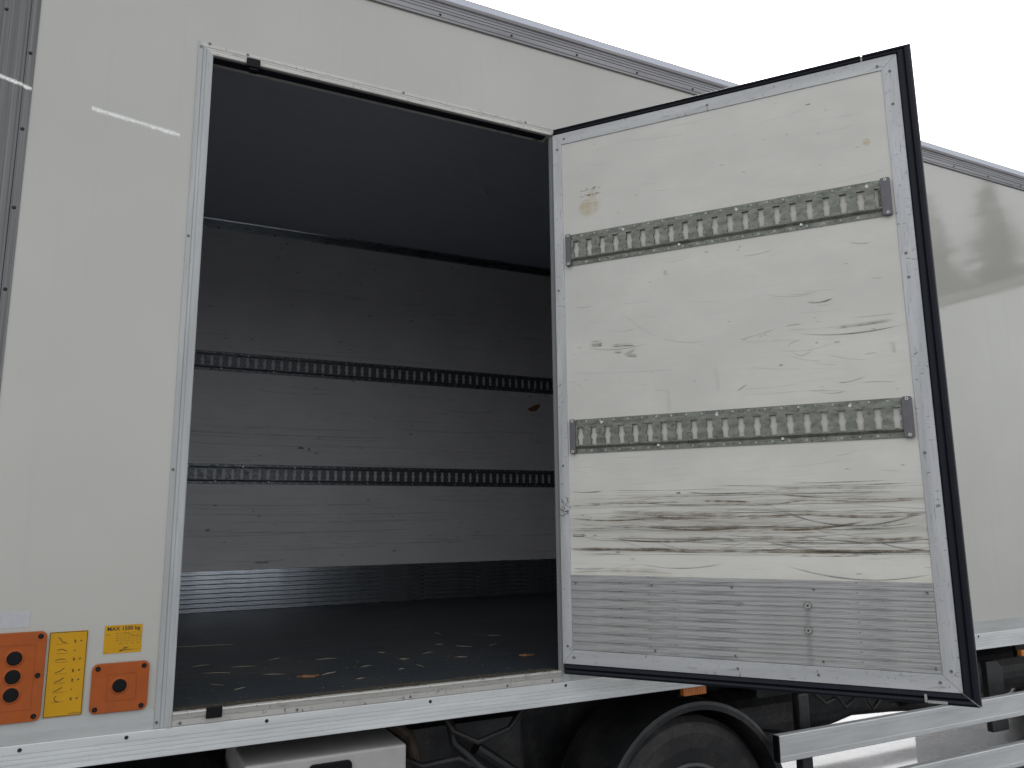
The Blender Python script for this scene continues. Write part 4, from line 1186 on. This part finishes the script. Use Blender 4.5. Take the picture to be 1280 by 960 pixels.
def fender(cx, cz, r, y0, y1, a0=-6, a1=186, name='mudguard'):
    n = 36
    t = 0.012
    prof = [(r, y0 + 0.004), (r - t, y0), (r - 0.030, y0 + 0.002), (r - 0.030, y0 + 0.010), (r - t, y0 + 0.012), (r - t, y1), (r, y1)]
    V, F = [], []
    k = len(prof)
    for i in range(n + 1):
        a = math.radians(a0 + (a1 - a0) * i / n)
        V += [(cx + q * math.cos(a), y, cz + q * math.sin(a)) for q, y in prof]
    for i in range(n):
        for q in range(k):
            F.append((i * k + q, i * k + (q + 1) % k, (i + 1) * k + (q + 1) % k, (i + 1) * k + q))
    F += [tuple(range(k))[::-1], tuple(range(n * k, n * k + k))]
    return MB().add(V, F)
def wheel(cx, y0, y1, cz, R=0.40):
    w = thing_part('wheel', (cx, (y0 + y1) / 2, cz))
    pr = [(0.235, y0 + 0.02), (0.29, y0 + 0.004), (R - 0.055, y0), (R - 0.02, y0 + 0.012), (R - 0.004, y0 + 0.03)]
    nn = 5
    ys = np.linspace(y0 + 0.035, y1 - 0.035, nn * 4)
    for i, y in enumerate(ys):
        pr.append((R if (i % 4) in (0, 1, 2) else R - 0.012, y))
    pr += [(R - 0.004, y1 - 0.03), (R - 0.02, y1 - 0.012), (R - 0.055, y1), (0.29, y1 - 0.004), (0.235, y1 - 0.02)]
    put('tyre', MB().lathe_y(cx, cz, pr, 64), MT['tyre'], w)
    rp_ = [(0.236, y0 + 0.012), (0.225, y0 + 0.010), (0.215, y0 + 0.03), (0.205, y0 + 0.09), (0.09, y0 + 0.06), (0.085, y0 + 0.015), (0.06, y0 + 0.008), (0.001, y0 + 0.008), (0.001, y1 - 0.05), (0.236, y1 - 0.02)]
    put('rim', MB().lathe_y(cx, cz, rp_, 40), MT['rim'], w)
    nuts = MB(lambda u, v, o: (u, y0 + 0.07 - o, v))
    for i in range(8):
        a = 2 * math.pi * i / 8
        nuts.disc(cx + 0.135 * math.cos(a), cz + 0.135 * math.sin(a), 0.012, -0.004, 0.022, 6)
    put('wheel_nuts', nuts, MT['rim'], w)
    return w
def thing_part(name, org):
    o = bpy.data.objects.new(name, None)
    COL.objects.link(o)
    o.empty_display_size = 0.1
    o.parent = truck
    o.location = Vector(org) - ORG[truck.name]
    ORG[o.name] = Vector(org)
    return o
WX = 1.815
put('mudguard', fender(WX, -0.625, 0.44, 0.09, 0.42), MT['fender'], truck)
wheel(WX, 0.135, 0.375, GZ + 0.40)
wheel(WX, W - 0.375, W - 0.135, GZ + 0.40)
for y0 in (0.10, 0.37, W - 0.61, W - 0.34):
    wheel(7.3, y0, y0 + 0.24, GZ + 0.40)
put('mudguard', fender(7.3, -0.625, 0.46, 0.08, 0.62), MT['fender'], truck)
put('mudguard', fender(7.3, -0.625, 0.46, W - 0.62, W - 0.08), MT['fender'], truck)
put('axle', MB().tube([(WX, 0.36, GZ + 0.40), (WX, W - 0.36, GZ + 0.40)], 0.05, 12), MT['chassis'], truck)
put('axle', MB().tube([(7.3, 0.60, GZ + 0.40), (7.3, W - 0.60, GZ + 0.40)], 0.07, 12), MT['chassis'], truck)
put('mud_flap', MB().box(1.31, 1.322, 0.10, 0.46, -0.88, -0.45), MT['fender'], truck)

# inner bay of the wheel: dark liner, brake and spring parts seen under the sill
put('spring_leaf', MB().tube([(1.05, 0.74, -0.46), (1.45, 0.74, -0.56), (WX, 0.74, -0.59), (2.2, 0.74, -0.56), (2.6, 0.74, -0.46)], 0.035, 8), MT['chassis'], truck)
put('wheel_bay_liner', MB().box(0.75, 2.55, 0.60, 0.615, -0.72, -0.205), MT['chassis'], truck)
put('air_tank', MB().tube([(2.20, 0.50, -0.40), (2.22, 0.50, -0.40), (2.60, 0.50, -0.40), (2.62, 0.50, -0.40)], 0.13, 20), MT['chassis'], truck, bevel=0.01)
put('brake_cylinder', MB().tube([(2.262, 0.28, -0.415), (2.30, 0.28, -0.42), (2.31, 0.28, -0.421), (2.41, 0.28, -0.437)], 0.040, 14), MT['chassis'], truck, bevel=0.006)
put('battery_box', MB().box(0.194, 0.659, 0.02, 0.45, -0.62, -0.168), MT['box_grey'], truck, bevel=0.008)
bb = [o for o in COL.objects if o.name.startswith('battery_box')][0]
put('handle', MB(lambda u, v, o: (u, 0.02 - o, v)).poly(rrect(0.368, 0.492, -0.240, -0.187, 0.014), 0.0005, 0.010), MT['black'], bb, bevel=0.003)
put('rubber_strap', MB(lambda u, v, o: (u, 0.02 - o, v)).poly(rrect(0.430, 0.452, -0.232, -0.204, 0.006), 0.0105, 0.013), MT['rivet'], bb)
put('support_tube', MB().tube([(0.245, 0.56, -0.20), (0.245, 0.56, -0.9)], 0.024, 12), MT['rust'], truck)
put('support_tube', MB().tube([(0.72, 0.44, -0.19), (0.80, 0.40, -0.25), (0.83, 0.38, -0.36)], 0.020, 10), MT['rust'], truck)
put('fuel_tank', MB().box(-0.60, 0.18, 0.30, 0.78, -0.74, -0.24), MT['chassis'], truck, bevel=0.04)
put('tool_bin', MB().box(0.78, 1.28, 0.45, 0.595, -0.78, -0.24), MT['chassis'], truck, bevel=0.02)
put('air_hose', MB().tube([(0.90, 0.30, -0.15), (0.92, 0.28, -0.26), (1.0, 0.26, -0.34), (1.12, 0.26, -0.44), (1.25, 0.28, -0.52)], 0.016, 8), MT['fender'], truck, smooth=True)
put('air_hose', MB().tube([(0.70, 0.32, -0.27), (0.80, 0.27, -0.315), (0.92, 0.25, -0.30), (1.02, 0.27, -0.36)], 0.011, 8), MT['fender'], truck, smooth=True)
for i, (x, y, z0) in enumerate([(2.46, 0.20, -0.13), (2.60, 0.22, -0.135), (2.76, 0.21, -0.13)]):
    put('cable', MB().tube([(x, y, z0), (x + 0.05, y, z0 - 0.10), (x + 0.16, y + 0.02, z0 - 0.17 - 0.03 * i), (x + 0.34, y + 0.06, z0 - 0.15), (x + 0.5, y + 0.1, z0 - 0.08)], 0.009, 7), MT['chassis'], truck, smooth=True)
put('air_hose', MB().tube([(0.86, 0.28, -0.13), (0.90, 0.24, -0.21), (0.98, 0.22, -0.25), (1.10, 0.22, -0.22), (1.20, 0.25, -0.13)], 0.010, 8), MT['chassis'], truck, smooth=True)
put('strut', MB().tube([(1.02, 0.33, -0.30), (1.34, 0.36, -0.52)], 0.024, 10), MT['fender'], truck)

# brackets and pipes behind the door corner
put('guard_post', MB().box(2.318, 2.376, 0.075, 0.115, -0.98, -0.205), MT['chassis'], truck, bevel=0.010)
put('guard_post', MB().box(3.92, 3.975, 0.075, 0.115, -0.98, -0.235), MT['chassis'], truck, bevel=0.010)
put('bracket_plate', MB(lambda u, v, o: (u, 0.16 - o, v)).poly([(3.60, -0.20), (3.68, -0.20), (3.72, -0.235), (3.725, -0.52), (3.60, -0.52)], 0.0, 0.03), MT['fender'], truck, bevel=0.004)
m = MB().box(2.42, 3.20, 0.42, 0.785, -0.42, -0.20)
put('relay_box', m, MT['chassis'], truck, bevel=0.02)
put('exhaust_pipe', MB().tube([(2.9, 0.70, -0.505), (3.15, 0.70, -0.50), (3.30, 0.70, -0.475), (3.6, 0.70, -0.49), (3.9, 0.70, -0.515), (4.6, 0.70, -0.50)], 0.050, 14), MT['chassis'], truck, smooth=True)
put('silencer', MB().tube([(3.62, 0.68, -0.39), (3.66, 0.68, -0.39), (4.9, 0.68, -0.39), (4.94, 0.68, -0.39)], 0.125, 22), MT['chassis'], truck, bevel=0.02)

put('unseen_dark_box', MB().box(6.0, 6.75, 1.85, 2.42, -0.92, -0.2), MT['chassis'], truck, bevel=0.02)  # unseen box added for its dark reflection on the wet ground

# marker lamps under the rail
for x in (1.697, 3.690):
    l = put('marker_lamp', MB(T_side).poly(rrect(x, x + 0.104, -0.1385 if x < 2 else -0.165, -0.1105 if x < 2 else -0.137, 0.004, 3), -0.03, -0.010), MT['amber'], truck, bevel=0.002)
    put('lamp_bracket', MB(T_side).box(x - 0.008, x + 0.112, -0.143 if x < 2 else -0.170, -0.1075, -0.045, -0.031), MT['black'], l)

# side guard bars: hollow aluminium, black plugs
for v1, v0 in ((-0.3232, -0.4199), (-0.535, -0.632)):
    pr = [(v0, -0.030), (v0, -0.003), (v0 + 0.003, 0.0), (v0 + 0.020, 0.0), (v0 + 0.021, -0.0012), (v1 - 0.021, -0.0012), (v1 - 0.020, 0.0), (v1 - 0.003, 0.0), (v1, -0.003), (v1, -0.030)]
    gbar = put('side_guard', MB(T_side).ext('u', pr, 2.130, 6.3), MT['guard'], truck)
    put('end_plug', MB(T_side).poly(rrect(0, 0.028, v0 + 0.002, v1 - 0.002, 0.003, 2), 0, 0.006) if False else MB(lambda a, b, c: (2.130 - c, a, b)).poly(rrect(0.001, 0.029, v0 + 0.001, v1 - 0.001, 0.004, 2), -0.001, 0.006), MT['black'], gbar)
# the same guard on the far side
for v1, v0 in ((-0.3232, -0.4199), (-0.535, -0.632)):
    put('side_guard', MB().box(2.4, 6.3, W + 0.02, W + 0.05, v0, v1), MT['guard'], truck)
put('bottom_rail', MB().box(XF + 0.06, XR, W + 0.005, W + 0.065, -0.175, -0.1005), MT['rail_alu'], truck)

# ================================================================== litter on the cargo floor
FZ = -0.003
def splinter(a, b, w, i):
    L = math.hypot(b[0] - a[0], b[1] - a[1])
    ang = math.atan2(b[1] - a[1], b[0] - a[0])
    m = MB()
    h = w * 0.5
    m.add([(-L / 2, -w * .3, 0.0005), (0, -w / 2, 0.0005), (L / 2, -w * .2, 0.0005), (L / 2, w * .25, 0.0005), (0, w / 2, 0.0005), (-L / 2, w * .3, 0.0005),
           (-L / 2, -w * .1, h * .6), (0, -w * .2, h), (L / 2, 0, h * .5), (L / 2, w * .1, h * .5), (0, w * .2, h), (-L / 2, w * .1, h * .6)],
          [(5, 4, 3, 2, 1, 0), (6, 7, 8, 9, 10, 11), (0, 1, 7, 6), (1, 2, 8, 7), (2, 3, 9, 8), (3, 4, 10, 9), (4, 5, 11, 10), (5, 0, 6, 11)])
    o = link('wood_splinter', m.mesh('wood_splinter', MT['splinter']), None, ((a[0] + b[0]) / 2, (a[1] + b[1]) / 2, FZ))
    o.rotation_euler = (0, 0, ang)
    return tag(o, {0: 'pale splinter touching the orange brown wood chip on the cargo floor', 1: 'longest pale splinter, lying deepest inside by the left door frame'}.get(i, 'thin pale wood splinter lying on the dark cargo floor'), 'splinter', 'pale splinters on the cargo floor')
DEB = [(0.467, 0.323, 0.522, 0.355), (0.06, 1.198, 0.292, 1.158), (0.099, 0.694, 0.158, 0.714), (0.123, 0.548, 0.206, 0.518), (0.125, 0.354, 0.162, 0.306), (0.514, 0.622, 0.587, 0.619),
       (0.758, 0.663, 0.785, 0.648), (0.786, 0.486, 0.819, 0.467), (0.72, 0.293, 0.743, 0.296), (1.079, 0.656, 1.126, 0.605), (1.141, 1.065, 1.142, 0.978), (0.788, 0.485, 0.80, 0.45),
       (1.023, 0.735, 1.05, 0.72), (0.804, 0.347, 0.811, 0.291), (1.309, 0.852, 1.354, 0.825), (0.30, 0.43, 0.36, 0.40), (0.62, 0.40, 0.66, 0.41), (0.9, 0.55, 0.95, 0.57), (0.22, 0.62, 0.30, 0.60),
       (0.98, 0.42, 1.02, 0.40), (0.36, 0.70, 0.41, 0.73), (1.2, 0.6, 1.25, 0.63), (0.18, 0.22, 0.22, 0.25), (0.55, 0.20, 0.58, 0.21)]
for i, (a, b, c, d) in enumerate(DEB):
    splinter((a, b), (c, d), 0.0042 if i not in (0, 1) else 0.006, i)
def chip(pts, z, label):
    m = MB().poly(pts, FZ + 0.0008, FZ + 0.005)
    k = len(pts)
    m.v[k + 1] = (m.v[k + 1][0], m.v[k + 1][1], FZ + 0.009)
    o = put('wood_chip', m, MT['chip'], None)
    return tag(o, label, 'wood chip')
chip([(0.388, 0.325), (0.405, 0.306), (0.440, 0.296), (0.458, 0.316), (0.43, 0.324)], 0, 'orange brown wood chip beside a pale splinter near the door sill')
chip([(1.195, 0.325), (1.215, 0.304), (1.248, 0.306), (1.256, 0.320), (1.22, 0.327)], 0, 'tan wood chip on the cargo floor near the open door hinge')
dm = MB()
for i in range(800):
    x = rng.uniform(0.0, 1.9); y = 0.07 + abs(rng.normal(0, 0.42))
    if y > 1.7:
        continue
    s = rng.uniform(0.0005, 0.0015) * (1.5 if rng.random() < 0.12 else 1)
    a = rng.uniform(0, 6.28)
    l = s * rng.uniform(1, 3.0)
    ca, sa = math.cos(a), math.sin(a)
    dm.add([(x - l * ca, y - l * sa, FZ + 0.0006), (x + s * sa, y - s * ca, FZ + 0.0006), (x + l * ca, y + l * sa, FZ + 0.0006), (x - s * sa, y + s * ca, FZ + 0.0006), (x, y, FZ + 0.0006 + s * 0.7)],
           [(0, 1, 4), (1, 2, 4), (2, 3, 4), (3, 0, 4)])
crumbs = put('floor_crumbs', dm, MT['dust'], None, (0.8, 0.5, FZ), recalc=False)
crumbs['kind'] = 'stuff'
crumbs['label'] = 'crumbs of wood and straw strewn over the cargo floor'
# dirt that has gathered along the sill
dm = MB()
for i in range(420):
    x = rng.beta(1.0, 1.0) * 1.17 + 0.005; y = 0.001 + 0.05 * rng.random() ** 1.6
    if n1(np.array([x]), 9, 5)[0] < 0.35:
        continue
    s = rng.uniform(0.002, 0.007)
    a = rng.uniform(0, 6.28)
    pts = [(x + s * rng.uniform(.6, 1.5) * math.cos(a + q * 1.26), y + s * rng.uniform(.5, 1.0) * math.sin(a + q * 1.26), 0.0004) for q in range(5)]
    dm.add(pts + [(x, y, 0.0004 + s * 0.35)], [(q, (q + 1) % 5, 5) for q in range(5)])
mud = put('sill_dirt', dm, MT['mud'], None, (0.6, 0.03, 0.0), recalc=False)
mud['kind'] = 'stuff'
mud['label'] = 'dried dirt gathered along the door sill'

# ================================================================== the yard on the near side (mirrored in the glossy panels)
def conifer(x, y, h, r, label):
    t = thing('conifer_tree', label, 'tree', (x, y, GZ), 'conifers across the yard')
    put('trunk', MB().add([(x + 0.16 * math.cos(a), y + 0.16 * math.sin(a), GZ) for a in np.linspace(0, 5.236, 6)] + [(x + 0.02 * math.cos(a), y + 0.02 * math.sin(a), GZ + h * 0.95) for a in np.linspace(0, 5.236, 6)],
                          [(i, (i + 1) % 6, 6 + (i + 1) % 6, 6 + i) for i in range(6)]), MT['bark'], t)
    m = MB()
    for i in range(2800):
        q = rng.random() ** 0.7
        z = GZ + h * (0.10 + 0.90 * (1 - q)) + rng.uniform(-.1, .1)
        rr = r * q * math.sqrt(rng.random()) * (0.75 + 0.5 * n1(np.array([z * 1.6 + x]), 1.0, 3)[0]) + 0.05
        a = rng.uniform(0, 6.283)
        c = Vector((x + rr * math.cos(a), y + rr * math.sin(a), z - rr * 0.25))
        s = rng.uniform(0.25, 0.6) * (0.5 + q)
        d = Vector((math.cos(a), math.sin(a), rng.uniform(-.7, .1)))
        n = Vector((-math.sin(a), math.cos(a), rng.uniform(-.4, .4)))
        m.add([tuple(c + d * s), tuple(c + n * s * 0.45), tuple(c - d * s * 0.6), tuple(c - n * s * 0.45)], [(0, 1, 2, 3)])
    put('crown', m, MT['needles'], t, recalc=False)
    return t
POS = ['nearest the truck side of', 'second from the truck side of', 'third from the truck side of', 'fourth from the truck side of', 'fifth from the truck side of', 'in the middle of', 'just past the middle of', 'fourth from the far end of', 'third from the far end of', 'second from the far end of', 'at the far end of']
for i, ps_ in enumerate(POS):
    conifer(30.0 + (1.6 if i % 2 else -0.6), -10.0 - 1.25 * i, 14.0 + (0.5, -0.4, 0.7, -0.6, 0.8, -0.2, 0.9, -0.5, 0.4, -0.3, 0.6)[i], 4.0, 'dark conifer ' + ps_ + ' the row behind the unseen storage building')
wh = thing('unseen_storage_building', 'unseen long flat roofed storage building with mirror cladding added to brighten the panel reflection, end on to the truck', 'building', (20.0, -13.0, GZ))
put('wall', MB().box(14, 26, -24, -4.2, GZ, GZ + 5.6), MT['mirror_wall'], wh)
put('roof', MB().box(13.9, 26.1, -24.1, -4.1, GZ + 5.603, GZ + 5.75), MT['strip'], wh)
put('gate', MB().box(13.95, 13.998, -16, -12, GZ + 0.004, GZ + 4.2), MT['strip'], wh)
